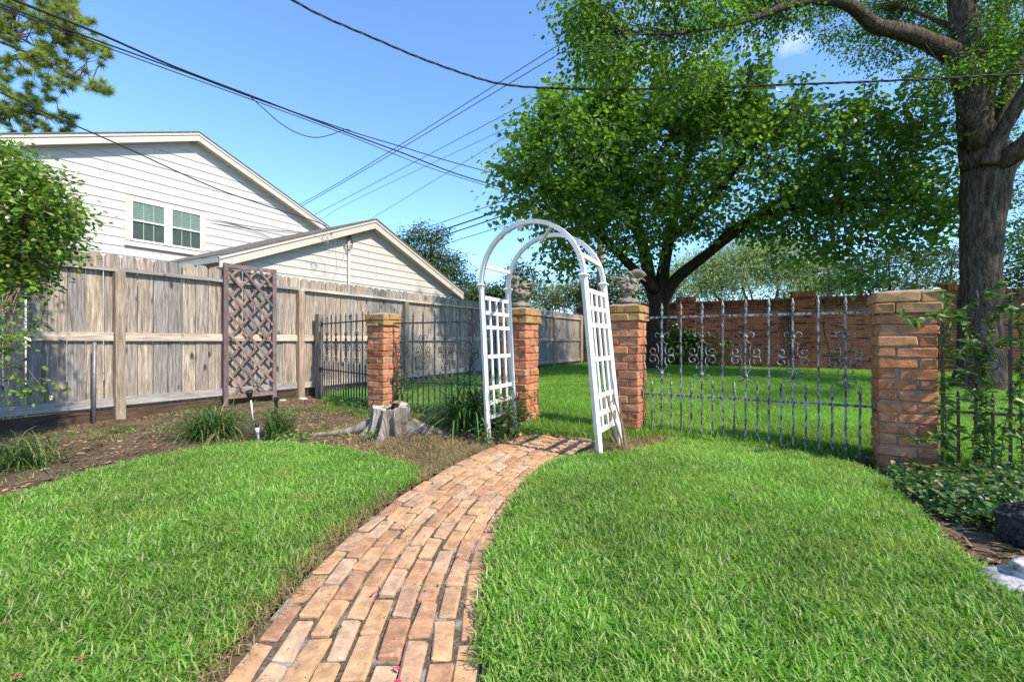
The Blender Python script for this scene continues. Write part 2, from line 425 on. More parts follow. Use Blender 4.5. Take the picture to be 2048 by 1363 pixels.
def npmesh(name, V, Fc, mat, vattr=None, smooth=False):
    """V (n,3), Fc (m,k) constant polygon size -> mesh, fast"""
    me = bpy.data.meshes.new(name)
    V = np.asarray(V, dtype=np.float32); Fc = np.asarray(Fc, dtype=np.int32)
    m, k = Fc.shape
    me.vertices.add(len(V)); me.vertices.foreach_set('co', V.ravel())
    me.loops.add(m * k); me.loops.foreach_set('vertex_index', Fc.ravel())
    me.polygons.add(m)
    me.polygons.foreach_set('loop_start', np.arange(0, m * k, k, dtype=np.int32))
    me.polygons.foreach_set('use_smooth', np.full(m, smooth))
    me.materials.append(mat)
    me.update(calc_edges=True)
    if vattr is not None:
        a = me.attributes.new('v', 'FLOAT', 'FACE')
        a.data.foreach_set('value', np.asarray(vattr, dtype=np.float32))
    return me

class MB:
    def __init__(self):
        self.v = []; self.f = []
    def add(self, verts, faces):
        o = len(self.v)
        self.v += [tuple(p) for p in verts]
        self.f += [tuple(i + o for i in fc) for fc in faces]
        return self
    def box(self, c, s, rotz=0.0, M=None):
        hx, hy, hz = s[0] / 2, s[1] / 2, s[2] / 2
        pts = [Vector((x, y, z)) for x in (-hx, hx) for y in (-hy, hy) for z in (-hz, hz)]
        if M is not None:
            pts = [M @ p for p in pts]
        elif rotz:
            Mr = Matrix.Rotation(rotz, 3, 'Z'); pts = [Mr @ p for p in pts]
        pts = [p + Vector(c) for p in pts]
        return self.add(pts, [(0, 1, 3, 2), (4, 6, 7, 5), (0, 4, 5, 1), (2, 3, 7, 6), (0, 2, 6, 4), (1, 5, 7, 3)])
    def beam(self, a, b, w, h, up=(0, 0, 1)):
        """box from a to b, w wide (sideways), h high (along up)"""
        a = Vector(a); b = Vector(b); d = b - a; L = d.length; d.normalize()
        up = Vector(up)
        side = d.cross(up)
        if side.length < 1e-4:
            side = Vector((1, 0, 0))
        side.normalize(); u2 = side.cross(d).normalized()
        pts = []
        for e in (a, b):
            for sx, sy in ((-1, -1), (1, -1), (1, 1), (-1, 1)):
                pts.append(e + side * (sx * w / 2) + u2 * (sy * h / 2))
        return self.add(pts, [(3, 2, 1, 0), (4, 5, 6, 7), (0, 1, 5, 4), (1, 2, 6, 5), (2, 3, 7, 6), (3, 0, 4, 7)])
    def tube(self, pts, rad, n=6, caps=True, wob=0.0, flat=1.0):
        pts = [Vector(p) for p in pts]
        if not isinstance(rad, (list, tuple)):
            rad = [rad] * len(pts)
        o = len(self.v)
        ref = Vector((0, 0, 1))
        prev = None
        for i, p in enumerate(pts):
            d = (pts[min(i + 1, len(pts) - 1)] - pts[max(i - 1, 0)])
            if d.length < 1e-9:
                d = Vector((0, 0, 1))
            d.normalize()
            if prev is None:
                s = d.cross(ref)
                if s.length < 0.15:
                    s = d.cross(Vector((0, 1, 0)))
                s.normalize()
            else:
                s = (prev - d * prev.dot(d))
                if s.length < 1e-5:
                    s = d.cross(ref)
                s.normalize()
            prev = s
            t = d.cross(s).normalized()
            for k in range(n):
                a = 2 * PI * k / n
                r = rad[i]
                if wob:
                    q = p * 1.7 + Vector((math.cos(a), math.sin(a), 0)) * 1.1
                    r *= 1 + wob * mnoise.noise(q) + wob * 0.5 * mnoise.noise(q * 3.1)
                self.v.append(tuple(p + s * (math.cos(a) * r) + t * (math.sin(a) * r * flat)))
        for i in range(len(pts) - 1):
            for k in range(n):
                k2 = (k + 1) % n
                self.f.append((o + i * n + k, o + i * n + k2, o + (i + 1) * n + k2, o + (i + 1) * n + k))
        if caps:
            self.f.append(tuple(o + k for k in range(n - 1, -1, -1)))
            e = o + (len(pts) - 1) * n
            self.f.append(tuple(e + k for k in range(n)))
        return self
    def lathe(self, prof, n=12, c=(0, 0, 0)):
        o = len(self.v)
        for r, z in prof:
            for k in range(n):
                a = 2 * PI * k / n
                self.v.append((c[0] + r * math.cos(a), c[1] + r * math.sin(a), c[2] + z))
        for i in range(len(prof) - 1):
            for k in range(n):
                k2 = (k + 1) % n
                self.f.append((o + i * n + k, o + i * n + k2, o + (i + 1) * n + k2, o + (i + 1) * n + k))
        self.f.append(tuple(o + k for k in range(n - 1, -1, -1)))
        e = o + (len(prof) - 1) * n
        self.f.append(tuple(e + k for k in range(n)))
        return self
    def prism(self, poly, y0, y1):
        """poly in (x,z), extruded along y"""
        n = len(poly)
        vs = [(x, y0, z) for x, z in poly] + [(x, y1, z) for x, z in poly]
        fs = [tuple(range(n)), tuple(range(2 * n - 1, n - 1, -1))]
        for i in range(n):
            j = (i + 1) % n
            fs.append((j, i, i + n, j + n))
        return self.add(vs, fs)
    def sphere(self, c, r, n=8, m=6, sc=(1, 1, 1), M=None):
        vs = []; fs = []
        for i in range(m + 1):
            th = PI * i / m
            for k in range(n):
                a = 2 * PI * k / n
                p = Vector((r * sc[0] * math.sin(th) * math.cos(a), r * sc[1] * math.sin(th) * math.sin(a), r * sc[2] * math.cos(th)))
                if M is not None:
                    p = M @ p
                vs.append(p + Vector(c))
        for i in range(m):
            for k in range(n):
                k2 = (k + 1) % n
                fs.append((i * n + k, (i + 1) * n + k, (i + 1) * n + k2, i * n + k2))
        return self.add(vs, fs)
    def mesh(self, name, mat, smooth=False):
        return newmesh(name, self.v, self.f, mat, smooth)
    def build(self, name, mat, parent=None, smooth=False, loc=(0, 0, 0), rot=(0, 0, 0)):
        return obj(name, self.mesh(name, mat, smooth), parent, loc, rot)

def obj(name, mesh, parent=None, loc=(0, 0, 0), rot=(0, 0, 0), scale=None):
    o = bpy.data.objects.new(name, mesh)
    o.location = loc; o.rotation_euler = rot
    if scale is not None:
        o.scale = scale
    COL.objects.link(o)
    if parent is not None:
        o.parent = parent
    return o
def tag(o, label, cat, group=None, kind=None):
    o['label'] = label; o['category'] = cat
    if group: o['group'] = group
    if kind: o['kind'] = kind
    return o
def thing(name, label, cat, loc=(0, 0, 0), rotz=0.0, group=None):
    o = bpy.data.objects.new(name, None)
    o.empty_display_size = 0.1
    o.location = loc; o.rotation_euler = (0, 0, rotz)
    COL.objects.link(o)
    return tag(o, label, cat, group)
def struct(o):
    o['kind'] = 'structure'; return o
def stuff(o, label=None, cat=None):
    o['kind'] = 'stuff'
    if label: o['label'] = label; o['category'] = cat
    return o
def copy_tree(o, parent=None, loc=None, rotz=None):
    c = o.copy(); COL.objects.link(c)
    if parent is not None: c.parent = parent
    if loc is not None: c.location = loc
    if rotz is not None: c.rotation_euler = (0, 0, rotz)
    for ch in o.children:
        copy_tree(ch, c)
    return c

def in_poly(P, poly):
    x, y = P[:, 0], P[:, 1]
    ins = np.zeros(len(P), bool)
    n = len(poly); j = n - 1
    for i in range(n):
        xi, yi = poly[i][0], poly[i][1]; xj, yj = poly[j][0], poly[j][1]
        c = ((yi > y) != (yj > y)) & (x < (xj - xi) * (y - yi) / (yj - yi + 1e-12) + xi)
        ins ^= c
        j = i
    return ins
def vnoise(x, y, s=1.0, seed=0.0):
    return np.array([mnoise.fractal(Vector((a * s + seed, b * s, seed)), 1.0, 2.0, 4) for a, b in zip(x, y)])

def sheet(name, poly, step, zf, mat, holes=(), dens=None, smooth=True):
    xs = [p[0] for p in poly]; ys = [p[1] for p in poly]
    nx = int((max(xs) - min(xs)) / step) + 2; ny = int((max(ys) - min(ys)) / step) + 2
    gx = min(xs) + np.arange(nx) * step; gy = min(ys) + np.arange(ny) * step
    cx, cy = np.meshgrid(gx[:-1] + step / 2, gy[:-1] + step / 2, indexing='ij')
    C = np.stack([cx.ravel(), cy.ravel()], 1)
    keep = in_poly(C, poly)
    for h in holes:
        keep &= ~in_poly(C, h)
    ii, jj = np.meshgrid(np.arange(nx - 1), np.arange(ny - 1), indexing='ij')
    ii = ii.ravel()[keep]; jj = jj.ravel()[keep]
    quad = np.stack([ii * ny + jj, (ii + 1) * ny + jj, (ii + 1) * ny + jj + 1, ii * ny + jj + 1], 1)
    used, inv = np.unique(quad.ravel(), return_inverse=True)
    X = gx[used // ny]; Y = gy[used % ny]
    Z = zf(X, Y)
    me = npmesh(name, np.stack([X, Y, Z], 1), inv.reshape(-1, 4), mat, smooth=smooth)
    if dens is not None:
        a = me.attributes.new('dens', 'FLOAT', 'POINT')
        a.data.foreach_set('value', np.asarray(dens(X, Y), dtype=np.float32))
    return me

def scatter(name, mesh, sources, density, smin, smax, seed=1, tilt=0.25, label=None, cat=None):
    """one object of countless small pieces: geometry nodes on its own sheet"""
    srccol = bpy.data.collections.new(name + '_sources')
    for i, m in enumerate(sources):
        srccol.objects.link(bpy.data.objects.new(name + '_piece', m))
    ng = bpy.data.node_groups.new(name + '_scatter', 'GeometryNodeTree')
    ng.interface.new_socket('Geometry', in_out='INPUT', socket_type='NodeSocketGeometry')
    ng.interface.new_socket('Geometry', in_out='OUTPUT', socket_type='NodeSocketGeometry')
    N = ng.nodes.new; L = ng.links.new
    gi = N('NodeGroupInput'); go = N('NodeGroupOutput')
    dp = N('GeometryNodeDistributePointsOnFaces'); dp.distribute_method = 'RANDOM'
    na = N('GeometryNodeInputNamedAttribute'); na.data_type = 'FLOAT'; na.inputs['Name'].default_value = 'dens'
    mu = N('ShaderNodeMath'); mu.operation = 'MULTIPLY'; mu.inputs[1].default_value = density
    L(na.outputs['Attribute'], mu.inputs[0])
    L(gi.outputs[0], dp.inputs['Mesh'])
    L(mu.outputs[0], dp.inputs['Density'])
    dp.inputs['Seed'].default_value = seed
    ci = N('GeometryNodeCollectionInfo')
    ci.inputs['Collection'].default_value = srccol
    ci.inputs['Separate Children'].default_value = True
    ci.inputs['Reset Children'].default_value = True
    ip = N('GeometryNodeInstanceOnPoints')
    ip.inputs['Pick Instance'].default_value = True
    L(dp.outputs['Points'], ip.inputs['Points'])
    L(ci.outputs[0], ip.inputs['Instance'])
    rv = N('FunctionNodeRandomValue'); rv.data_type = 'FLOAT_VECTOR'
    rv.inputs[0].default_value = (-tilt, -tilt, 0); rv.inputs[1].default_value = (tilt, tilt, 6.283)
    rv.inputs['Seed'].default_value = seed + 5
    L(rv.outputs[0], ip.inputs['Rotation'])
    rs = N('FunctionNodeRandomValue'); rs.data_type = 'FLOAT'
    rs.inputs[2].default_value = smin; rs.inputs[3].default_value = smax
    rs.inputs['Seed'].default_value = seed + 9
    L(rs.outputs[1], ip.inputs['Scale'])
    L(ip.outputs[0], go.inputs[0])
    o = obj(name, mesh)
    md = o.modifiers.new('scatter', 'NODES'); md.node_group = ng
    return stuff(o, label, cat)

# blades: strips that bend over; returns V, F(quads), v
def blades(n, base, length, width, lean, segs=3, droop=0.6, face_v=None, tipw=0.12, yaw=None):
    """base (n,3); length,width,lean arrays; lean = start tilt from vertical"""
    length = np.broadcast_to(length, n); width = np.broadcast_to(width, n); lean = np.broadcast_to(lean, n)
    az = rng.uniform(0, 2 * PI, n) if yaw is None else yaw
    dirh = np.stack([np.cos(az), np.sin(az), np.zeros(n)], 1)
    side = np.stack([-np.sin(az), np.cos(az), np.zeros(n)], 1)
    V = np.zeros((n, (segs + 1) * 2, 3))
    p = np.array(base, float).copy()
    ang = lean.copy().astype(float)
    for s in range(segs + 1):
        t = s / segs
        w = width * (1 - t) ** 0.6 * (1 - tipw) + width * tipw if s else width * 0.7
        V[:, s * 2] = p - side * (w / 2)[:, None]
        V[:, s * 2 + 1] = p + side * (w / 2)[:, None]
        if s < segs:
            st = (length / segs)[:, None]
            p = p + (dirh * np.sin(ang)[:, None] + np.array([0, 0, 1.0]) * np.cos(ang)[:, None]) * st
            ang = ang + droop * (1.0 / segs) * (0.5 + rng.random(n)) * 2
    k = (segs + 1) * 2
    Fq = []
    for s in range(segs):
        Fq.append(np.stack([np.arange(n) * k + s * 2, np.arange(n) * k + s * 2 + 1, np.arange(n) * k + s * 2 + 3, np.arange(n) * k + s * 2 + 2], 1))
    Fq = np.stack(Fq, 1).reshape(-1, 4)
    v = rng.random(n) if face_v is None else face_v
    return V.reshape(-1, 3), Fq, np.repeat(v, segs)

LEAF6 = np.array([(0, 0, 0), (0.42, 0.22, 0.10), (0.36, 0.62, 0.08), (0, 1, -0.05), (-0.36, 0.62, 0.08), (-0.42, 0.22, 0.10)])
LEAF_NARROW = np.array([(0, 0, 0), (0.17, 0.25, 0.05), (0.17, 0.6, 0.04), (0, 1, -0.1), (-0.17, 0.6, 0.04), (-0.17, 0.25, 0.05)])
LEAF_OVAL = np.array([(0, 0, 0), (0.26, 0.28, 0.06), (0.24, 0.68, 0.05), (0, 1, -0.06), (-0.24, 0.68, 0.05), (-0.26, 0.28, 0.06)])
LEAF_F = np.array([(0, 1, 2, 3), (0, 3, 4, 5)])
STAR = []
for _k in range(5):
    _a = R(-80 + 40 * _k)
    STAR += [(0.10 * math.cos(_a), -0.10 * math.sin(_a) + 0.1, 0), (math.sin(_a) * 0.55 , 0.1 + math.cos(_a) * 0.55 if _k != 2 else 0.75, -0.05)]
def leafcloud(P, size, tmpl=LEAF6, droop=0.5, outdir=None, flat=0.6, v=None):
    """P (n,3) leaf bases; returns V,F,v.  normals mostly up, tips outward and drooping"""
    n = len(P)
    size = np.broadcast_to(size, n)
    az = rng.uniform(0, 2 * PI, n)
    t = np.stack([np.cos(az), np.sin(az), rng.normal(-droop, 0.45, n)], 1)
    if outdir is not None:
        t[:, :2] = t[:, :2] * 0.8 + outdir[:, :2]
        t[:, 2] += outdir[:, 2] * 0.5
    t /= np.linalg.norm(t, axis=1)[:, None]
    up = np.stack([rng.normal(0, flat, n), rng.normal(0, flat, n), np.ones(n)], 1)
    s = np.cross(t, up); s /= np.linalg.norm(s, axis=1)[:, None] + 1e-9
    nn = np.cross(s, t)
    T = tmpl
    V = (P[:, None, :] + size[:, None, None] * (T[None, :, 0:1] * s[:, None, :] + T[None, :, 1:2] * t[:, None, :] + T[None, :, 2:3] * nn[:, None, :]))
    k = len(T)
    Fq = (np.arange(n)[:, None, None] * k + LEAF_F[None]).reshape(-1, 4)
    vv = rng.random(n) if v is None else v
    return V.reshape(-1, 3), Fq, np.repeat(vv, 2)

def cat_rom(pts, per=12):
    P = [np.array(p, float) for p in pts]
    P = [2 * P[0] - P[1]] + P + [2 * P[-1] - P[-2]]
    out = []
    for i in range(1, len(P) - 2):
        for k in range(per):
            t = k / per
            out.append(0.5 * ((2 * P[i]) + (-P[i - 1] + P[i + 1]) * t + (2 * P[i - 1] - 5 * P[i] + 4 * P[i + 1] - P[i + 2]) * t * t + (-P[i - 1] + 3 * P[i] - 3 * P[i + 1] + P[i + 2]) * t ** 3))
    out.append(P[-2])
    return np.array(out)

def brick_mesh(name, L, Wd, H, mat, seed, bev=0.006, rag=0.003):
    r = random.Random(seed)
    bm = bmesh.new()
    bmesh.ops.create_cube(bm, size=1.0)
    for v in bm.verts:
        v.co = Vector((v.co.x * L, v.co.y * Wd, v.co.z * H)) + Vector((r.uniform(-rag, rag), r.uniform(-rag, rag), r.uniform(-rag, rag) * 0.7))
    bmesh.ops.bevel(bm, geom=list(bm.edges), offset=bev, segments=1, affect='EDGES', profile=0.6)
    for v in bm.verts:
        v.co += Vector((r.uniform(-1, 1), r.uniform(-1, 1), r.uniform(-1, 1))) * rag * 0.45
    me = bpy.data.meshes.new(name); bm.to_mesh(me); bm.free()
    me.materials.append(mat)
    return me

def boxes_np(C, H, X, Yd, Zd=(0, 0, 1)):
    """many boxes: centres C (n,3), half sizes H (n,3) along axes X,Yd,Zd"""
    X = np.array(X, float); Yd = np.array(Yd, float); Zd = np.array(Zd, float)
    sg = np.array([(x, y, z) for x in (-1, 1) for y in (-1, 1) for z in (-1, 1)], float)
    V = C[:, None, :] + (sg[None, :, 0:1] * H[:, None, 0:1]) * X + (sg[None, :, 1:2] * H[:, None, 1:2]) * Yd + (sg[None, :, 2:3] * H[:, None, 2:3]) * Zd
    f = np.array([(0, 1, 3, 2), (4, 6, 7, 5), (0, 4, 5, 1), (2, 3, 7, 6), (0, 2, 6, 4), (1, 5, 7, 3)])
    Fq = (np.arange(len(C))[:, None, None] * 8 + f[None]).reshape(-1, 4)
    return V.reshape(-1, 3), Fq

# ================================================================== THE SETTING: ground, path, lawns, bed
D_F = Vector((0.5075, 0.8616, 0)).normalized()       # along the timber fence, away from the viewer
N_F = Vector((0.8616, -0.5075, 0)).normalized()      # out of the timber fence, towards the garden
ROT_F = math.atan2(D_F.y, D_F.x)                     # local x = along fence, local y = behind it
ROT_G = math.atan2(-0.5075, 0.8616)                  # iron fence and back wall: local x to the right, y away
F0 = Vector((-5.156, 5.91, 0))
WC = Vector((3.17, 20.0, 0))                         # corner where timber fence meets back wall
def fence_pt(t, y=0.0, z=0.0):
    return F0 + D_F * t - N_F * y + Vector((0, 0, z))

PATH_C = cat_rom([(-.47, .2), (-.47, .75), (-.475, 1.334), (-.49, 1.65), (-.495, 1.93), (-.468, 2.30), (-.40, 2.69), (-.29, 3.09), (-.13, 3.54), (.09, 4.06), (.32, 4.43), (.56, 4.76), (.64, 4.87)], 14)
def offset_curve(lat):
    d = np.gradient(PATH_C, axis=0); d /= np.linalg.norm(d, axis=1)[:, None]
    return PATH_C + np.stack([d[:, 1], -d[:, 0]], 1) * lat, d
pl, _ = offset_curve(-.385); pr, _ = offset_curve(.385)
PATH_POLY = [tuple(p) for p in pl] + [tuple(p) for p in pr[::-1]]

def ground_z(X, Y):
    X = np.asarray(X, float); Y = np.asarray(Y, float)
    z = -0.085 * np.exp(-(((X - 3.25) / 0.75) ** 2 + ((Y - 3.6) / 0.7) ** 2))
    return z
def gz(x, y):
    return float(ground_z(x, y))

# far ground sheet
gsize = 260
gm = MB()
gm.add([(-gsize, -60, -0.17), (gsize, -60, -0.17), (gsize, 400, -0.17), (-gsize, 400, -0.17)], [(0, 1, 2, 3)])
struct(gm.build('ground', MAT['thatch']))

# planting bed of soil (left, and right corner) under everything near
def bed_z(X, Y):
    return ground_z(X, Y) - 0.012 + 0.020 * vnoise(X, Y, 2.2, 3.0) + 0.008 * vnoise(X, Y, 9.0, 8.0)
BED = [(-7.2, -.6), (6.5, -.6), (6.5, 1.6), (5.2, 2.8), (3.6, 3.75), (2.0, 4.75), (1.3, 5.15), (.9, 5.35), (0.2, 5.7), (-1.8, 6.85), (-3.1, 7.6), (-3.9, 8.7), (-7.5, 2.6)]
bed_me = sheet('garden_bed', BED, 0.05, bed_z, MAT['soil'], holes=[PATH_POLY])
struct(obj('garden_bed', bed_me))

LAWN_L = [(-.925, .35), (-.925, 1.334), (-.94, 1.65), (-.945, 1.95), (-.925, 2.304), (-.86, 2.65), (-.765, 3.04), (-.69, 3.26), (-.72, 3.43), (-.80, 3.57), (-1.19, 3.86), (-1.57, 4.13), (-1.85, 4.24), (-2.10, 4.30), (-2.51, 4.34), (-2.75, 4.22), (-2.93, 4.06), (-3.04, 3.86), (-3.12, 3.51), (-3.14, 3.27), (-3.15, 2.94), (-3.2, 2.6), (-3.3, .35)]
LAWN_R = [(-.065, .35), (-.065, 1.334), (-.085, 1.63), (-.09, 1.9), (-.06, 2.30), (.01, 2.75), (.125, 3.12), (.255, 3.5), (.43, 3.80), (.62, 3.86), (.82, 3.87), (1.02, 3.93), (1.17, 4.05), (1.36, 4.23), (1.62, 4.52), (2.2, 4.28), (2.62, 4.02), (2.80, 3.75), (2.78, 3.5), (2.62, 3.22), (2.40, 2.82), (2.14, 2.30), (2.03, 1.95), (2.02, 1.6), (2.15, 1.2), (2.3, .35)]
def lawn_z(X, Y):
    return ground_z(X, Y) * 0.6 + 0.012 + 0.012 * vnoise(X, Y, 1.1, 5.0) + 0.035 * np.exp(-(((X - 1.2) / 0.9) ** 2 + ((Y - 3.2) / 1.0) ** 2)) + 0.02 * np.exp(-(((X + 2.0) / 0.9) ** 2 + ((Y - 3.0) / 1.0) ** 2))
def lawn_dens(X, Y):
    return np.clip(1.0 + 0.25 * vnoise(X, Y, 1.6, 11.0), 0.5, 1.3)
BACK = [(.25, 5.04), (.88, 4.68), (1.62, 4.74), (2.2, 4.42), (3.0, 3.98), (3.6, 3.84), (4.2, 3.5), (5.2, 2.9), (9, 2.4), (20, 9.8), (16.0, 12.44), (11.76, 14.94), (3.17, 20.0), (0.0, 14.66), (-3.5, 8.75), (-2.95, 7.35), (-1.8, 6.72), (0.0, 5.72)]
def back_z(X, Y):
    return ground_z(X, Y) * 0.7 - 0.006 + 0.015 * vnoise(X, Y, 0.5, 9.0)
def back_dens(X, Y):
    d = np.clip((5.2 / np.maximum(Y, 4.0)) ** 1.3, 0.12, 1.0)
    tr = np.hypot(X - 9.7, Y - 9.5)
    d = d * np.clip((tr - 0.5) / 1.2, 0.0, 1.0)
    return d * np.clip(1 + 0.3 * vnoise(X, Y, 0.8, 2.0), 0.5, 1.3)
struct(obj('lawn_base', sheet('lawn_base', LAWN_L, 0.05, lawn_z, MAT['thatch'])))
struct(obj('lawn_base', sheet('lawn_base', LAWN_R, 0.05, lawn_z, MAT['thatch'])))
struct(obj('back_lawn_base', sheet('back_lawn_base', BACK, 0.16, back_z, MAT['thatch'])))

# grass tufts (sources) and the three lawns
def tuft(name, n, rad, lmin, lmax, wmin, wmax, lean, droop, mat, segs=3, vhi=1.0, seed=0):
    b = np.stack([rng.normal(0, rad, n), rng.normal(0, rad, n), np.full(n, -0.006)], 1)
    V, Fq, v = blades(n, b, rng.uniform(lmin, lmax, n), rng.uniform(wmin, wmax, n), np.abs(rng.normal(0, lean, n)) + 0.1, segs, droop, face_v=rng.random(n) ** 1.0 * vhi)
    return npmesh(name, V, Fq, mat, v)
tufts = [tuft('grass_tuft', 14, 0.026, 0.026, 0.064, 0.0050, 0.0100, 0.55, 0.6, MAT['grass']) for _ in range(8)]
back_tufts = [tuft('back_grass_tuft', 22, 0.06, 0.05, 0.11, 0.006, 0.011, 0.5, 0.6, MAT['grass'], segs=2, vhi=0.93) for _ in range(6)]
scatter('front_grass', sheet('front_grass', LAWN_L, 0.04, lawn_z, MAT['thatch'], dens=lawn_dens), tufts, 2600, 0.72, 1.15, 11, 0.3, 'short dense green lawn grass left of the brick path', 'grass')
scatter('front_grass', sheet('front_grass', LAWN_R, 0.04, lawn_z, MAT['thatch'], dens=lawn_dens), tufts, 2600, 0.72, 1.18, 12, 0.3, 'short dense green lawn grass right of the brick path', 'grass')
scatter('back_grass', sheet('back_grass', BACK, 0.16, back_z, MAT['thatch'], dens=back_dens), back_tufts, 900, 0.75, 1.25, 13, 0.25, 'shaded green lawn grass beyond the iron fence and arbor', 'grass')

# ------------------------------------------------------------------ brick path
path_me = sheet('brick_path', PATH_POLY, 0.03, lambda X, Y: -0.0115 + 0.004 * vnoise(X, Y, 6, 1.0), MAT['joint'])
path = struct(obj('brick_path', path_me))
pb = [brick_mesh('paving_brick', 0.208, 0.0735, 0.05, MAT['path'], 40 + i, 0.006, 0.006) for i in range(10)]
pbs = [brick_mesh('paving_half_brick', 0.102, 0.0735, 0.05, MAT['path'], 60 + i, 0.008, 0.0055) for i in range(3)]
for c in range(9):
    lat = -.338 + .0845 * c
    cv, dv = offset_curve(lat)
    seg = np.linalg.norm(np.diff(cv, axis=0), axis=1)
    s = np.concatenate([[0], np.cumsum(seg)])
    pos = 0.12 + (c % 2) * 0.112 + random.uniform(-.03, .03)
    end = s[-1] - (0.10 if c % 2 else 0.02)
    first = True
    while pos < end:
        half = (pos + 0.107 > end + 0.06)
        x = np.interp(pos, s, cv[:, 0]); y = np.interp(pos, s, cv[:, 1])
        dx = np.interp(pos, s, dv[:, 0]); dy = np.interp(pos, s, dv[:, 1])
        edge = c in (0, 8)
        z = -0.025 + random.uniform(-.004, .004) - (0.004 if edge else 0)
        me = random.choice(pbs) if half else random.choice(pb)
        o = obj('brick', me, path, (x + random.uniform(-.004, .004), y + random.uniform(-.004, .004), z), (random.uniform(-.03, .03), random.uniform(-.02, .02), math.atan2(dy, dx) + random.uniform(-.035, .035)), (random.uniform(.96, 1.02), random.uniform(.94, 1.05), 1))
        pos += (0.108 if half else 0.212) + random.uniform(0.004, 0.016)

# dark stone edging at the far end of the path
t = tag(obj('edging_stone', brick_mesh('edging_stone', 0.62, 0.055, 0.08, MAT['slate'], 5, 0.012, 0.008), None, (.56, 4.93, -0.005), (0, 0, ROT_G + .03)), 'long dark edging stone across the far end of the brick path', 'edging stone')

# ================================================================== TIMBER FENCE
fence = thing('timber_fence', 'tall weathered grey timber fence with dog-eared pickets along the left side', 'fence', F0, ROT_F)
def picket_mesh(i):
    r = random.Random(i)
    w = 0.166; h0, h1 = 0.13, 2.13
    e = 0.034
    nseg = 7
    vs = []; fs = []
    prof = [(h0, w / 2)] + [(h0 + (h1 - e - 0.012 - h0) * k / nseg, w / 2) for k in range(1, nseg + 1)] + [(h1, w / 2 - e)]
    cup = r.uniform(-.004, .004); bow = r.uniform(-.006, .006)
    for z, hw in prof:
        tz = (z - h0) / (h1 - h0)
        off = bow * math.sin(PI * tz)
        for x, y in ((-hw, 0 + off), (0, cup + off), (hw, 0 + off), (hw, 0.018 + off), (-hw, 0.018 + off)):
            vs.append((x + r.uniform(-.0012, .0012), y, z))
    n = 5
    for a in range(len(prof) - 1):
        for k in range(n):
            k2 = (k + 1) % n
            fs.append((a * n + k, a * n + k2, (a + 1) * n + k2, (a + 1) * n + k))
    fs.append(tuple(range(n - 1, -1, -1))); fs.append(tuple((len(prof) - 1) * n + k for k in range(n)))
    return newmesh('picket', vs, fs, MAT['picket'])
pickets = [picket_mesh(i) for i in range(9)]
tpos = -2.3
while tpos < 16.35:
    obj('picket', random.choice(pickets), fence, (tpos, 0.004 + random.uniform(0, .004), random.uniform(-.012, .012)), (0, random.uniform(-.004, .004), 0), (random.choice((1, 1, .98)), 1, 1))
    tpos += 0.168 + (random.uniform(.004, .011) if tpos < 1.0 else random.uniform(.001, .005))
post_t = [-2.55, 0.03, 2.62, 5.27, 7.95, 10.6, 13.25, 15.9]
for i, pt in enumerate(post_t):
    m = MB().box((0, -0.050, 0.925), (0.105, 0.092, 1.95))
    m.build('post', MAT['post'], fence, loc=(pt, 0, 0), rot=(0, random.uniform(-.006, .006), 0))
for a, b in zip(post_t[:-1], post_t[1:]):
    for z, h, dp in ((1.925, 0.046, 0.058), (1.055, 0.108, 0.040), (0.215, 0.108, 0.040)):
        lo, hi = (a, b) if z > 1.5 else (a + .056, b - .056)
        m = MB().box(((lo + hi) / 2, -dp / 2 - 0.002, z + random.uniform(-.006, .006)), (hi - lo - .004, dp, h))
        m.build('rail', MAT['rail'], fence)
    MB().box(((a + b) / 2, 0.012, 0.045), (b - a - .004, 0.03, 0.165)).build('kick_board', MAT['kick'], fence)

# ================================================================== BACK BRICK WALL
wall = thing('brick_wall', 'dark red brick garden wall with raised piers and soldier course top beyond the back lawn', 'wall', WC, ROT_G)
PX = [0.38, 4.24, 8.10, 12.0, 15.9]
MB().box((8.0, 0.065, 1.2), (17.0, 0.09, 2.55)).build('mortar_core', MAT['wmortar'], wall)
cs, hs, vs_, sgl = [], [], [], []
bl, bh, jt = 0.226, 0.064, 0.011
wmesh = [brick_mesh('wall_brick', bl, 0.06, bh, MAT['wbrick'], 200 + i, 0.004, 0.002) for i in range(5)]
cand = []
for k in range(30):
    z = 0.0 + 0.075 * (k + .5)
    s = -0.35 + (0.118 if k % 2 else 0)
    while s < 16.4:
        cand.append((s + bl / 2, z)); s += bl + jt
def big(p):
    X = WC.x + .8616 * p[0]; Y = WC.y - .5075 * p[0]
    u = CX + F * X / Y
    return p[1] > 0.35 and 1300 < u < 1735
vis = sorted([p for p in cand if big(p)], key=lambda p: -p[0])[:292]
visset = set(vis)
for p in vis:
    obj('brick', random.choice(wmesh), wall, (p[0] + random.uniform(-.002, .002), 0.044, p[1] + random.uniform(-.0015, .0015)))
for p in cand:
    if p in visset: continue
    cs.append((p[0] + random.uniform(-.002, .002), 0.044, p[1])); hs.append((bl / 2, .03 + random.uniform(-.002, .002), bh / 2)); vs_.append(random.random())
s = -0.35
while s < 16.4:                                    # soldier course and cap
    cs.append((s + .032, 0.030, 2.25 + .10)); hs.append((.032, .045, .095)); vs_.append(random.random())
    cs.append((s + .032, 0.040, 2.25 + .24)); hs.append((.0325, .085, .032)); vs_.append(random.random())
    s += .075
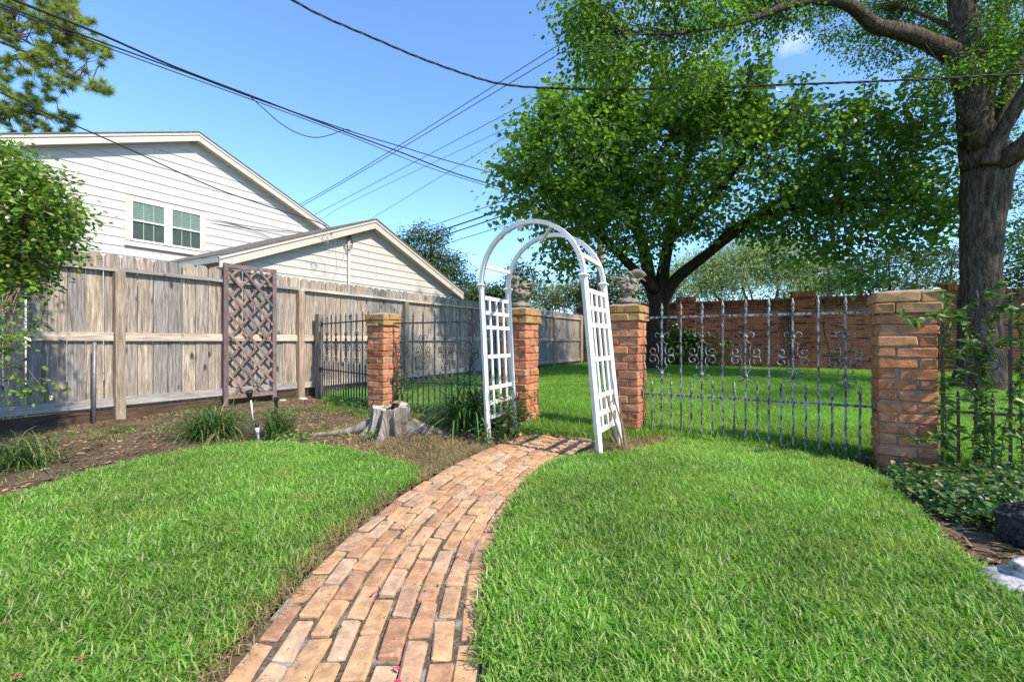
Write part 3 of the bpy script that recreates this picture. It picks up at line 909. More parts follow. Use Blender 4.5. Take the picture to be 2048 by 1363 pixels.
for px in PX:                                      # piers stand proud and rise above the wall
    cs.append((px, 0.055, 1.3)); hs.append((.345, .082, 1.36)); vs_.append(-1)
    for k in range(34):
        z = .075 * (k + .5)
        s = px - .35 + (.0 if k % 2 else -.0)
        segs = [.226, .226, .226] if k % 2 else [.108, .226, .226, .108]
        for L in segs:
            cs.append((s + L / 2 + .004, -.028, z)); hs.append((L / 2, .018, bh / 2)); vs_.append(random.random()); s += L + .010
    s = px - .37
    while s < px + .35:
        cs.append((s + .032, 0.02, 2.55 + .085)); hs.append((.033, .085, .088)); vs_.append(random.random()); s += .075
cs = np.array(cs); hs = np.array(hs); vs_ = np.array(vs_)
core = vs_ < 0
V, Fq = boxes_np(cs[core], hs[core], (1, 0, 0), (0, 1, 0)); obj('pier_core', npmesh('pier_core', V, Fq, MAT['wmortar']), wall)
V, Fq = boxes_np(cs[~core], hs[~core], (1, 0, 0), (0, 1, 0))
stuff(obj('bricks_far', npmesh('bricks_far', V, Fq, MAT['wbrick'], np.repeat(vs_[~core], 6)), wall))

# ================================================================== BRICK PILLARS
def pillar(corner, w, courses, base, top, label, cap='front', seed=0):
    """corner = front corner nearest the gate line; w = side; returns the thing; local x right along fence, y away"""
    r = random.Random(seed)
    c = Vector(corner)
    t = thing('brick_pillar', label, 'pillar', (c.x, c.y, 0), ROT_G, 'old brick pillars of the iron fence')
    H = (top - base) / courses
    bh = H - .012
    hd = w * 0.31; st = w - hd - .010
    sm = [brick_mesh('pillar_brick', st, hd, bh, MAT['pbrick'], seed * 50 + i, .008, .007) for i in range(6)]
    cw = w + .052
    chd = cw * .31; cst = cw - chd - .008
    cm = [brick_mesh('pillar_cap_brick', cst, chd, bh + .004, MAT['cbrick'], seed * 50 + 20 + i, .008, .0065) for i in range(4)]
    MB().box((0, 0, (base + top) / 2 - .01), (w - .028, w - .028, top - base - .02)).build('mortar', MAT['mortar'], t)
    for k in range(courses):
        iscap = k >= courses - 2
        W_ = cw if iscap else w
        h_ = chd if iscap else hd
        s_ = cst if iscap else st
        meshes = cm if iscap else sm
        flip = -1 if k % 2 else 1
        z = base + H * (k + .5)
        for q in range(4):
            a = q * PI / 2
            lx, ly = -flip * (W_ - s_) / 2, -(W_ - h_) / 2
            p = Matrix.Rotation(a, 3, 'Z') @ Vector((lx, ly, 0))
            obj('brick', r.choice(meshes), t, (p.x + r.uniform(-.006, .006), p.y + r.uniform(-.006, .006), z + r.uniform(-.0025, .0025)), (r.uniform(-.012, .012), r.uniform(-.012, .012), a + r.uniform(-.018, .018) + (PI if r.random() < .5 else 0)))
    # rounded mortar crown
    m = MB(); n = 8; vs = []; fs = []
    for i in range(n + 1):
        for j in range(n + 1):
            x = (i / n - .5) * (cw - .03); y = (j / n - .5) * (cw - .03)
            d = max(abs(i / n - .5), abs(j / n - .5)) * 2
            vs.append((x, y, top - .004 + .030 * (1 - d ** 2.2) + r.uniform(-.002, .002) * (d < .9)))
    for i in range(n):
        for j in range(n):
            fs.append((i * (n + 1) + j, (i + 1) * (n + 1) + j, (i + 1) * (n + 1) + j + 1, i * (n + 1) + j + 1))
    m.add(vs, fs).build('mortar_crown', MAT['mortar'], t, smooth=True)
    return t
def centre_from_right(c, w):   # front-right corner -> centre
    c = Vector((c[0], c[1], 0)); return c - Vector((.8616, -.5075, 0)) * w / 2 + Vector((.5075, .8616, 0)) * w / 2
def centre_from_left(c, w):
    c = Vector((c[0], c[1], 0)); return c + Vector((.8616, -.5075, 0)) * w / 2 + Vector((.5075, .8616, 0)) * w / 2
C1 = centre_from_right((-1.807, 6.4), .325)
C2 = centre_from_right((.163, 5.3), .33)
C3 = centre_from_right((1.332, 4.79), .33)
C4 = centre_from_left((3.036, 3.77), .375)
P1 = pillar(C1, .325, 16, -.02, 1.385, 'old brick pillar standing behind the tree stump', seed=1)
P2 = pillar(C2, .33, 16, -.04, 1.385, 'old brick pillar on the left of the gate opening, behind the white arbor leg', seed=2)
P3 = pillar(C3, .33, 16, -.02, 1.385, 'old brick pillar on the right of the gate opening, under the pale bird statue', seed=3)
P4 = pillar(C4, .375, 17, -.12, 1.40, 'large old brick pillar with a bare mortar crown beside the leafy vine', seed=4)

# ================================================================== WROUGHT IRON FENCE PANELS
AX = Vector((.8616, -.5075, 0))
def bar_mesh(z0, z1, mat, r=.0085):
    return MB().box((0, 0, (z0 + z1) / 2), (r * 2, r * 2, z1 - z0)).mesh('bar', mat)
def finial_mesh(z, mat, s=1.0):
    return MB().lathe([(.007, 0), (.013 * s, .004), (.013 * s, .010), (.009, .014), (.0145 * s, .026), (.0145 * s, .034), (.009, .042), (.008, .052), (.0155 * s, .066), (.013 * s, .084), (.0075, .108), (.003, .132)], 8, (0, 0, z)).mesh('finial', mat, True)
ORN_Z = lambda y: 1.04 - (y - 300) * .000533
ORN = [
    [(12, 300), (30, 268), (60, 238), (95, 222), (125, 236), (136, 268), (126, 296), (106, 300)],
    [(8, 330), (20, 372), (38, 400), (70, 425), (108, 440)],
    [(108, 440), (78, 480), (65, 540), (70, 600), (92, 640), (140, 660), (200, 645), (234, 600), (226, 556), (190, 533), (152, 540), (132, 572), (142, 602), (156, 598)],
    [(234, 690), (245, 740), (222, 782), (180, 796), (142, 782), (126, 748), (142, 726), (160, 734)],
    [(234, 690), (195, 672), (140, 670), (92, 690), (66, 730), (62, 790), (80, 840), (118, 885)],
    [(118, 885), (78, 908), (50, 945), (22, 985)],
    [(10, 1035), (30, 1080), (70, 1112), (112, 1104), (142, 1066), (132, 1036), (110, 1030), (100, 1048)],
    [(80, 664), (234, 664)],
]
def ornament_mesh(mat):
    m = MB()
    for sgn in (-1, 1):
        for pl_ in ORN:
            pts = cat_rom([(p[0] * .000515 * sgn, ORN_Z(p[1])) for p in pl_], 4) if len(pl_) > 2 else np.array([(p[0] * .000515 * sgn, ORN_Z(p[1])) for p in pl_])
            m.tube([(a, 0, b) for a, b in pts], .0052, 5)
    return m.mesh('scroll', mat, True)
def collar_mesh(mat):
    return MB().lathe([(.010, -.016), (.018, -.012), (.021, 0), (.018, .012), (.010, .016)], 8).mesh('collar', mat, True)
IRON = {}
for key in ('iron', 'ironpale', 'ironshaded'):
    mt = MAT[key]
    IRON[key] = dict(long=bar_mesh(-.06, 1.275, mt), short=bar_mesh(-.06, .475, mt), flong=finial_mesh(1.272, mt), fshort=finial_mesh(.472, mt), orn=ornament_mesh(mt), col=collar_mesh(mt))
def iron_panel(a, b, pattern, key, label, zoff=(0, 0), rails=(1.25, .43, -.012), first=None, spacing=.0985):
    """pattern: string of L (plain tall), O (ornamented tall), s (short)"""
    a = Vector(a); b = Vector(b); d = b - a; L = d.length; rz = math.atan2(d.y, d.x)
    t = thing('iron_fence_panel', label, 'iron fence', a, rz, 'wrought iron fence panels between the pillars')
    S = IRON[key]; mt = MAT[key]
    for z in rails:
        MB().box((L / 2, 0, z), (L, .010, .022)).build('rail', mt, t)
    n = len(pattern)
    for i, ch in enumerate(pattern):
        x = (L * (i + 1) / (n + 1)) if first is None else first + spacing * i
        lean = random.uniform(-.006, .006)
        o = obj('bar', S['short'] if ch == 's' else S['long'], t, (x, 0, random.uniform(-.006, .006)), (0, lean, 0))
        obj('finial', S['fshort'] if ch == 's' else S['flong'], o)
        if ch == 'O':
            q = obj('scroll', S['orn'], t, (x, 0, random.uniform(-.006, .006)), (0, lean, random.uniform(-.06, .06)))
            for y in (300, 1020):
                obj('collar', S['col'], q, (0, 0, ORN_Z(y)))
    for z in rails[:2]:
        for x, sg in ((.0, 1), (L, -1)):
            MB().box((x + sg * .006, -.012, z), (.012, .05, .075)).build('bracket', mt, t)
    return t
def edge(c, w, side):          # mid-face of a pillar, side +1 right, -1 left
    return Vector((c.x, c.y, 0)) + AX * (side * (w / 2 + .002))
iron_panel(edge(C3, .33, 1), edge(C4, .375, -1), 'sOsLsOsLsOsLsOsLsOs', 'ironpale', 'pale flaking grey iron fence panel between two brick pillars right of the arbor')
iron_panel(edge(C1, .325, 1), edge(C2, .33, -1), 'sOsLsOsLsOsLsOsLsOs', 'iron', 'dark iron fence panel with scrolls behind the tree stump and long-leaved plant')
WP = fence_pt(2.93, -.15)
iron_panel(WP + AX * .06 + Vector((0, 0, .06)), edge(C1, .325, -1) + Vector((0, 0, .03)), 'LsOsLsOsLsOsLsOsLsOs', 'iron', 'dark iron fence panel between the wooden post and the leftmost brick pillar', rails=(1.25, .43), first=.06, spacing=.105)
iron_panel(edge(C4, .375, 1), edge(C4, .375, 1) + AX * 2.2, 'LsOsLsOsLsOsLsOsLs', 'ironshaded', 'shade-darkened iron fence panel overgrown by the leafy vine right of the large pillar', first=.06, spacing=.098)

m = MB().box((0, 0, .68), (.10, .10, 1.54))
o = tag(m.build('wooden_post', MAT['post'], None, loc=(WP.x, WP.y, .04), rot=(0, 0, ROT_G)), 'square weathered wooden post where the iron fence meets the timber fence', 'post')

# ================================================================== WHITE ARBOR
arb = thing('garden_arbor', 'white arched garden arbor with lattice sides leaning over the brick path', 'arbor', (.39, 4.45, 0))
AO = Vector((.39, 4.45, 0))
feet = {'FL': G(977, 882), 'FR': G(1200, 918), 'BL': G(1029, 859), 'BR': G(1239, 890)}
tops = {'FL': W(963, 572, 4.527), 'FR': W(1168, 552, 3.84), 'BL': W(1016, 580, 5.11), 'BR': W(1207, 570, 4.354)}
LEGW = .044
def on_leg(k, z):
    a, b = feet[k], tops[k]
    return a + (b - a) * (z / b.z)
for k in feet:
    a = on_leg(k, -.08) - AO; b = tops[k] - AO
    MB().beam(a, b, LEGW, LEGW, up=(0.5, -.8, 0)).build('leg', MAT['white'], arb)
    d = (tops[k] - feet[k]).normalized()
    m = MB()
    m.lathe([(.034, -.030), (.034, -.020), (.040, -.008), (.056, .004), (.056, .012), (.040, .020), (.034, .024)], 4)
    o = m.build('collar', MAT['white'], arb, loc=tops[k] - AO, rot=(0, 0, R(10)))
def arch_pts(l, r, n=26, rise=.545):
    a, b = tops[l], tops[r]
    c = (a + b) / 2; h = (b - a) / 2
    return [c - h * math.cos(PI * i / n) + Vector((-.02 * math.sin(PI * i / n), 0, rise * math.sin(PI * i / n))) - AO for i in range(n + 1)]
def sq_sweep(pts, w, h, out):
    """rectangular section swept along an arch; out = axis of the width"""
    m = MB(); pts = [Vector(p) for p in pts]; out = Vector(out).normalized(); o = []
    for i, p in enumerate(pts):
        d = (pts[min(i + 1, len(pts) - 1)] - pts[max(i - 1, 0)]).normalized()
        n = out.cross(d).normalized()
        for sx, sy in ((-1, -1), (1, -1), (1, 1), (-1, 1)):
            o.append(p + out * (sx * w / 2) + n * (sy * h / 2))
    fs = []
    for i in range(len(pts) - 1):
        for k in range(4):
            k2 = (k + 1) % 4
            fs.append((i * 4 + k, i * 4 + k2, (i + 1) * 4 + k2, (i + 1) * 4 + k))
    fs += [(3, 2, 1, 0), tuple((len(pts) - 1) * 4 + k for k in range(4))]
    return m.add(o, fs)
fa = arch_pts('FL', 'FR'); ba = arch_pts('BL', 'BR')
outv = Vector((.5, .8, 0))
sq_sweep(fa, .042, .038, outv).build('arch', MAT['white'], arb)
sq_sweep(ba, .042, .038, outv).build('arch', MAT['white'], arb)
j = fa[12]
MB().box((0, 0, 0), (.026, .070, .078)).build('arch_joint', MAT['white'], arb, loc=j, rot=(0, R(-6), R(58)))
MB().lathe([(.001, -.072), (.016, -.055), (.012, -.036), (.01, -.03)], 6).build('pendant', MAT['white'], arb, loc=j)
for i in (3, 23):
    MB().beam(fa[i], ba[i], .030, .034).build('arch_bar', MAT['white'], arb)
MB().beam(fa[17] + Vector((0, 0, -.02)), ba[11] + Vector((.02, 0, -.04)), .024, .03).build('arch_bar', MAT['white'], arb)
for side in ('L', 'R'):
    zs = (1.433, 1.284, 1.137, .841, .522, .373, .234)
    for z in zs:
        a = on_leg('F' + side, z) - AO; b = on_leg('B' + side, z) - AO
        MB().beam(a, b, .030, .038).build('rail', MAT['white'], arb)
    for f in (.25, .5, .75):
        a = on_leg('F' + side, zs[0]).lerp(on_leg('B' + side, zs[0]), f) - AO
        b = on_leg('F' + side, zs[-1]).lerp(on_leg('B' + side, zs[-1]), f) - AO
        MB().beam(a, b, .020, .022, up=(.5, -.8, 0)).build('slat', MAT['white'], arb)

# ================================================================== BIRD STATUES ON THE GATE PILLARS
def remeshed(o, vox):
    md = o.modifiers.new('remesh', 'REMESH'); md.mode = 'VOXEL'; md.voxel_size = vox; md.use_smooth_shade = True
    return o
def bird_statue(c, z, rot, mirror, label, s=1.0):
    t = thing('bird_statue', label, 'statue', (c.x, c.y, z), rot, 'cast stone bird statues on the gate pillars')
    k = .000363 * s
    q = -1 if mirror else 1
    P = lambda x, y, d=0: Vector(((x - 740) * k * q, d, (1130 - y) * k))
    MB().lathe([(.122, 0), (.124, .012), (.118, .036), (.098, .050), (.06, .056)], 24).build('base', MAT['stone'], t, smooth=True)
    MB().lathe([(.060, .050), (.048, .062), (.042, .080), (.050, .098), (.075, .112)], 16).build('stem', MAT['stone'], t, smooth=True)
    r = random.Random(5)
    m = MB()
    m.sphere(P(740, 690), .075, 12, 8, (1.15, 1.0, .72))
    for i in range(46):                                   # heap of fruit and blossoms in the bowl
        a = r.uniform(0, 2 * PI); e = r.uniform(-.9, 1.0)
        cr = math.sqrt(max(0, 1 - e * e * .8))
        m.sphere(P(740, 690) + Vector((math.cos(a) * .096 * cr, math.sin(a) * .085 * cr, e * .052)), r.uniform(.013, .024), 7, 5)
    remeshed(m.build('fruit_bowl', MAT['stone'], t), .0055)
    def bt(m, pts, rad, n=8, flat=1.0):
        m.tube(pts, [q_ * .8 for q_ in rad], n, flat=flat)
    # right-hand bird: body, head, raised wing arching outwards, tail hanging down
    m = MB()
    bt(m, [P(830, 330, -.01), P(850, 400, -.01), P(905, 460, -.005), P(985, 500, 0), P(1050, 580, 0), P(1085, 690, 0), P(1125, 790, 0)], [.022, .036, .046, .032, .020, .020, .010], 10)
    bt(m, [P(850, 350), P(830, 250), P(790, 190), P(730, 190), P(670, 250)], [.028, .024, .026, .018, .004], 9)
    wing = [(840, 230), (900, 180), (1000, 165), (1100, 185), (1190, 235), (1275, 310)]
    for dd in (-.055, .03):
        bt(m, [P(*w, dd * (1 if i < 4 else .8)) for i, w in enumerate(wing)], [.016, .020, .021, .020, .016, .006], 8, flat=1.4)
        for i in range(5):
            f = i / 4
            a0 = P(870 + 230 * f, 200 + 10 * f, dd); a1 = P(930 + 240 * f, 330 - 10 * f, dd * .6)
            bt(m, [a0, a0.lerp(a1, .6), a1], [.018, .014, .008], 6)
    bt(m, [P(1000, 470, .02), P(1100, 390, .03), P(1200, 350, .035), P(1330, 450, .035)], [.022, .020, .020, .006], 7)
    remeshed(m.build('bird', MAT['stone'], t), .0042)
    # smaller bird beside it
    m = MB()
    bt(m, [P(560, 510, -.02), P(620, 440, -.02), P(680, 390, -.02), P(740, 440, -.02), P(730, 530, -.01)], [.014, .034, .044, .030, .014], 10)
    bt(m, [P(640, 380, -.02), P(600, 320, -.02), P(575, 300, -.02), P(640, 250, -.01)], [.028, .026, .024, .006], 9)
    for dz in (-.03, .0, .03):
        bt(m, [P(620, 420, dz), P(480, 395 + dz * 600, dz), P(330, 370 + dz * 900, dz), P(185, 362 + dz * 500, dz)], [.022, .016, .012, .005], 7)
    bt(m, [P(620, 470, -.04), P(500, 490, -.045), P(410, 480, -.04)], [.018, .014, .008], 7)
    remeshed(m.build('bird', MAT['stone'], t), .0042)
    return t
bird_statue(C3, 1.412, 0, False, 'pale cast stone statue of two birds on a bowl, on the right gate pillar')
bird_statue(C2, 1.412, 0, True, 'dark cast stone statue of two birds on the left gate pillar behind the arbor')

# ================================================================== BROWN LATTICE TRELLIS
tl, tr = fence_pt(1.295, -.080), fence_pt(2.13, -.100)
td = tr - tl; TL = td.length
tre = thing('lattice_trellis', 'brown painted wooden lattice trellis standing against the timber fence', 'trellis', tl, math.atan2(td.y, td.x))
z0, z1, fw = .10, 2.20, .066
for x in (fw / 2, TL - fw / 2):
    MB().box((x, 0, (z1 + .0) / 2), (fw, .035, z1)).build('upright', MAT['lattice'], tre)
for z in (z0 + .03, z1 - fw / 2):
    MB().box((TL / 2, 0, z), (TL - 2 * fw - .004, .033, fw * .9)).build('crossbar', MAT['lattice'], tre)
xa, xb, za, zb = fw, TL - fw, z0 + .06, z1 - fw
def clip_line(x0, zc, slope):
    pts = []
    for x in (xa, xb):
        z = zc + slope * (x - xa)
        if za <= z <= zb: pts.append((x, z))
    for z in (za, zb):
        x = xa + (z - zc) / slope
        if xa < x < xb: pts.append((x, z))
    return pts[:2] if len(pts) >= 2 else None
for sl, yy in ((-1.14, -.012), (1.14, .008)):
    for i in range(-5, 12):
        zc = za + .02 + i * .315 + (.0 if sl < 0 else -.12)
        seg = clip_line(xa, zc, sl)
        if seg and (Vector(seg[0]) - Vector(seg[1])).length > .04:
            MB().beam((seg[0][0], yy, seg[0][1]), (seg[1][0], yy, seg[1][1]), .014, .036, up=(0, 0, 1)).build('slat', MAT['lattice'], tre)

# ================================================================== TREE STUMP
def stump(K=.9):
    c = Vector((-1.36, 5.02, 0))
    t = thing('tree_stump', 'weathered grey tree stump with spreading roots and a rotted hollow in its cut top', 'stump', c)
    lobes = [(R(-86), .46, .14, .14), (R(-60), .24, .10, .09), (R(-8), .32, .14, .10), (R(-118), .12, .10), (R(-142), .20, .10), (R(182), .26, .10, .05), (R(150), .10, .14), (R(95), .26, .25), (R(48), .24, .2)]
    nA, nH = 120, 16
    Ht = .305
    vs = []; fs = []
    def prof(a, h):
        r = .190 + .020 * math.sin(3 * a + 1) + .014 * math.sin(5 * a)
        for la, amp, wd, *dc in lobes:
            dl = (a - la + PI) % (2 * PI) - PI
            g = math.exp(-(dl / wd) ** 2)
            r += amp * g * math.exp(-h / (dc[0] if dc else .065 + .03 * amp)) + .075 * g * max(0, 1 - h / .5)
        n = mnoise.fractal(Vector((math.cos(a) * 2.4, math.sin(a) * 2.4, h * 1.6)), 1, 2, 4)
        n2 = mnoise.noise(Vector((math.cos(a) * 11, math.sin(a) * 11, h * 2.0)))
        return r + .022 * n + .026 * n2
    for i in range(nH + 1):
        f = i / nH
        for k in range(nA):
            a = 2 * PI * k / nA
            top = Ht + .020 * math.sin(a * 2 + .6) + .055 * math.exp(-(((a - R(70) + PI) % (2 * PI) - PI) / .5) ** 2) + .022 * mnoise.noise(Vector((math.cos(a) * 5, math.sin(a) * 5, 0)))
            h = -.05 + (top + .05) * f ** 1.5
            r = prof(a, max(0, h))
            vs.append((r * K * math.cos(a), r * K * math.sin(a), h * K))
    for i in range(nH):
        for k in range(nA):
            k2 = (k + 1) % nA
            fs.append((i * nA + k, i * nA + k2, (i + 1) * nA + k2, (i + 1) * nA + k))
    # drying cracks running down the sides
    vs = [((x * (1 - .10 * max(0, .12 - abs(mnoise.noise(Vector((math.atan2(y, x) * 2.6 + z * .8, 3, z * 1.2))))) / .12), y * (1 - .10 * max(0, .12 - abs(mnoise.noise(Vector((math.atan2(y, x) * 2.6 + z * .8, 3, z * 1.2))))) / .12), z)) for x, y, z in vs]
    obj('bark', newmesh('bark', vs, fs, MAT['stump'], False), t)
    rim = vs[nH * nA:]
    tv = []; tf = []
    rings = (1.0, .86, .70, .56, .5)
    for ri, q in enumerate(rings):
        for k, p in enumerate(rim):
            a = 2 * PI * k / nA
            hx, hy = .02, .03                                      # hollow sits a little behind the middle
            x = hx + (p[0] - hx) * q; y = hy + (p[1] - hy) * q
            n = mnoise.noise(Vector((x * 14, y * 14, 1)))
            if ri >= 3:
                x += .03 * n
            tv.append((x, y, p[2] - .012 * (1 - q) + .006 * n - (.010 if ri == 4 else 0)))
    for ri in range(len(rings) - 1):
        for k in range(nA):
            k2 = (k + 1) % nA
            tf.append((ri * nA + k, ri * nA + k2, (ri + 1) * nA + k2, (ri + 1) * nA + k))
    obj('cut_top', newmesh('cut_top', tv, tf, MAT['stumptop'], False), t)
    hv = []; hf = []
    last = tv[-nA:]
    for ri, (q, dz) in enumerate(((1.0, 0), (.85, -.07), (.6, -.14), (.15, -.17))):
        for p in last:
            hv.append((.02 + (p[0] - .02) * q, .03 + (p[1] - .03) * q, p[2] + dz + .01 * mnoise.noise(Vector((p[0] * 20, p[1] * 20, ri)))))
    for ri in range(3):
        for k in range(nA):
            k2 = (k + 1) % nA
            hf.append((ri * nA + k, ri * nA + k2, (ri + 1) * nA + k2, (ri + 1) * nA + k))
    hf.append(tuple(3 * nA + k for k in range(nA)))
    obj('hollow', newmesh('hollow', hv, hf, MAT['hollow'], False), t)
    for pts, rr in (([(-.16, -.02, .10), (-.29, -.05, .055), (-.42, -.075, .022), (-.60, -.12, .004), (-.76, -.12, -.006), (-.88, -.17, -.02)], [.07, .055, .036, .026, .018, .008]), ([(.16, .0, .12), (.30, -.01, .075), (.44, -.04, .035), (.58, -.07, .010), (.70, -.10, -.015)], [.08, .06, .044, .028, .010])):
        MB().tube(pts, rr, 8, wob=.3).build('root', MAT['stump'], t, smooth=True)
stump()

# ================================================================== HOUSES BEYOND THE FENCE
def on_plane(u, v, D):
    a = (u - CX) / F; b = (CY - v) / F
    Y = D / (.5075 - .8616 * a)
    return Vector((a * Y, Y, CAMZ + b * Y))
def gable_house(name, label, D, apex_uv, half, slope, over, eave_over, depth, board, base_z, window=None, corner=None):
    ap = on_plane(*apex_uv, D)                 # tip of the roof edge
    t = thing(name, label, 'house' if name == 'house' else 'garage', (ap.x, ap.y, 0), ROT_F, None)
    A = ap.z
    wy = over                                   # wall plane behind the rake edge
    rt = .24                                    # rake thickness
    zr = lambda x: A - slope * abs(x)           # roof top line
    wz = lambda x: zr(x) - rt - .10
    # body
    ez = wz(half)
    MB().prism([(-half, 0), (half, 0), (half, ez), (0, wz(0)), (-half, ez)], wy + .02, wy + depth).build('wall', MAT['siding'], t)
    # lapped boards
    jr = random.Random(int(D * 10))
    z = base_z
    while z < wz(0):
        hx = half if z + board < ez else max(0.0, (wz(0) - z) / slope)
        hx2 = half if z + board < ez else max(0.0, (wz(0) - z - board) / slope)
        hx = min(hx, half); hx2 = min(hx2, half)
        holes = []
        if window and z + board > window[2] - .12 and z < window[3] + .12:
            holes = [(-hx, window[0] - .13, True), (window[1] + .13, hx, False)]
        else:
            holes = [(-hx, hx, None)]
        if holes[0][2] is None and hx > 1.2:               # boards butt together somewhere along the wall
            j = jr.uniform(-.7, .7) * hx * .9
            if abs(j) < hx2 - .1:
                holes = [(-hx, j - .003, True), (j + .003, hx, False)]
        for x0, x1, lft in holes:
            if x1 - x0 < .05: continue
            tx0 = -hx2 if (lft in (True, None)) else x0
            tx1 = hx2 if (lft in (False, None)) else x1
            if tx1 <= tx0: tx0 = tx1 = (x0 + x1) / 2
            zt = z + board + .012
            y0, y1 = wy - .020, wy - .002
            vs = [(x0, y0, z), (x1, y0, z), (tx1, y1, zt), (tx0, y1, zt), (x0, wy + .02, z), (x1, wy + .02, z), (tx1, wy + .02, zt), (tx0, wy + .02, zt)]
            fs = [(0, 1, 2, 3), (5, 4, 7, 6), (4, 5, 1, 0), (1, 5, 6, 2), (3, 2, 6, 7), (4, 0, 3, 7)]
            obj('siding_board', newmesh('siding_board', vs, fs, MAT['siding']), t)
        z += board
    hw = half + eave_over
    cosx = math.sqrt(1 + slope * slope)
    for sg in (-1, 1):
        def strip(y0, y1, top, bot, x0=0.0, x1=hw):
            return MB().add([(sg * x0, y0, zr(x0) - top), (sg * x1, y0, zr(x1) - top), (sg * x1, y0, zr(x1) - bot), (sg * x0, y0, zr(x0) - bot), (sg * x0, y1, zr(x0) - top), (sg * x1, y1, zr(x1) - top), (sg * x1, y1, zr(x1) - bot), (sg * x0, y1, zr(x0) - bot)], [(0, 1, 2, 3), (7, 6, 5, 4), (0, 4, 5, 1), (3, 2, 6, 7), (1, 5, 6, 2), (4, 0, 3, 7)])
        strip(-.02, depth + over, -.006, .022).build('roof_slope', MAT['roof'], t)
        strip(.0, .03, .024, .095).build('fascia_board', MAT['trim'], t)
        strip(.022, .055, .095, .265).build('barge_board', MAT['trim'], t)
        strip(.055, wy - .002, .235, .252).build('soffit', MAT['trim'], t)
        strip(wy - .024, wy + .01, .254, .34).build('frieze_board', MAT['trim'], t)
        # eave box along the side
        MB().box((sg * (hw - .02), (depth + over) / 2 + .06, zr(hw) - .085), (.03, depth + over - .12, .12)).build('eave_board', MAT['trim'], t)
        MB().box((sg * (half + eave_over / 2 - .02), (depth + over) / 2 + .08, zr(hw) - .135), (eave_over, depth + over - .2, .016)).build('eave_soffit', MAT['soffitwood'], t)
    if corner:
        for sg in (-1, 1):
            MB().box((sg * (half - .05), wy - .02, ez / 2 - .01), (.12, .035, ez)).build('corner_board', MAT['trim'], t)
    return t, ap, wy, wz
DH = 14.6
hap = on_plane(398, 263, DH)
def house_local(u, v, D, ap):
    p = on_plane(u, v, D); d = p - ap
    return d.dot(D_F), p.z
hw0 = house_local(262, 398, DH + .3, hap); hw1 = house_local(402, 495, DH + .3, hap); hwb = house_local(262, 480, DH + .3, hap)
WIN = (hw0[0], hw1[0], hwb[1], hw0[1])
house, hap, hwy, _ = gable_house('house', 'cream clapboard house with a wide gable and twin sash windows behind the timber fence', DH, (398, 263), 6.2, .405, .30, .45, 9.0, .235, .2, window=WIN)
# twin sash window
wx0, wx1, wz0, wz1 = WIN
win = obj('window', MB().box(((wx0 + wx1) / 2, hwy + .03, wz1 + .045), (wx1 - wx0 + .26, .07, .11)).box(((wx0 + wx1) / 2, hwy + .03, wz0 - .075), (wx1 - wx0 + .26, .08, .10)).box((wx0 - .075, hwy + .03, (wz0 + wz1) / 2), (.11, .09, wz1 - wz0 + .02)).box((wx1 + .075, hwy + .03, (wz0 + wz1) / 2), (.11, .09, wz1 - wz0 + .02)).mesh('window_casing', MAT['trim']), house)
MB().box(((wx0 + wx1) / 2, hwy - .035, wz0 - .145), (wx1 - wx0 + .30, .08, .035)).build('sill', MAT['trim'], win)
MB().box(((wx0 + wx1) / 2, hwy + .0185, (wz0 + wz1) / 2), (wx1 - wx0 + .02, .004, wz1 - wz0 + .04)).build('dark_backing', MAT['hollow'], win)
wm = (wx0 + wx1) / 2
MB().box((wm, hwy - .005, (wz0 + wz1) / 2), (.10, .06, wz1 - wz0)).build('mullion', MAT['winframe'], win)
for x0, x1 in ((wx0 - .015, wm - .052), (wm + .052, wx1 + .015)):
    zm = (wz0 + wz1) / 2
    fr = MB()
    fr.box((x0 + .022, hwy - .004, zm), (.042, .05, wz1 - wz0)).box((x1 - .022, hwy - .004, zm), (.042, .05, wz1 - wz0))
    fr.box(((x0 + x1) / 2, hwy - .002, wz1 - .02), (x1 - x0 - .088, .046, .04)).box(((x0 + x1) / 2, hwy - .002, wz0 + .02), (x1 - x0 - .088, .046, .05)).box(((x0 + x1) / 2, hwy - .01, zm), (x1 - x0 - .088, .055, .035))
    fr.build('sash', MAT['winframe'], win)
    gr = MB()
    for f in (1 / 3, 2 / 3):
        gr.box((x0 + .06 + (x1 - x0 - .12) * f, hwy + .003, zm), (.022, .018, wz1 - wz0 - .08))
    gr.build('glazing_bar', MAT['blind'], win)
    bd = MB()
    zz = wz0 + .06
    while zz < wz1 - .10:
        bd.box(((x0 + x1) / 2, hwy + .0125, zz), (x1 - x0 - .09, .005, .034)); zz += .058
    bd.build('blind', MAT['blind'], win)
    MB().box(((x0 + x1) / 2, hwy - .0005, (zm + wz1) / 2), (x1 - x0 - .086, .003, (wz1 - wz0) / 2 - .04)).build('pane', MAT['glass'], win)
    MB().box(((x0 + x1) / 2, hwy - .0005, (zm + wz0) / 2), (x1 - x0 - .086, .003, (wz1 - wz0) / 2 - .04)).build('screened_pane', MAT['glassdark'], win)

garage, gap, gwy, gwz = gable_house('garage', 'low cream clapboard garage gable with deep barge boards in front of the larger house', 9.6, (752, 437), 3.60, .406, .26, .45, 4.6, .187, .12, corner=True)
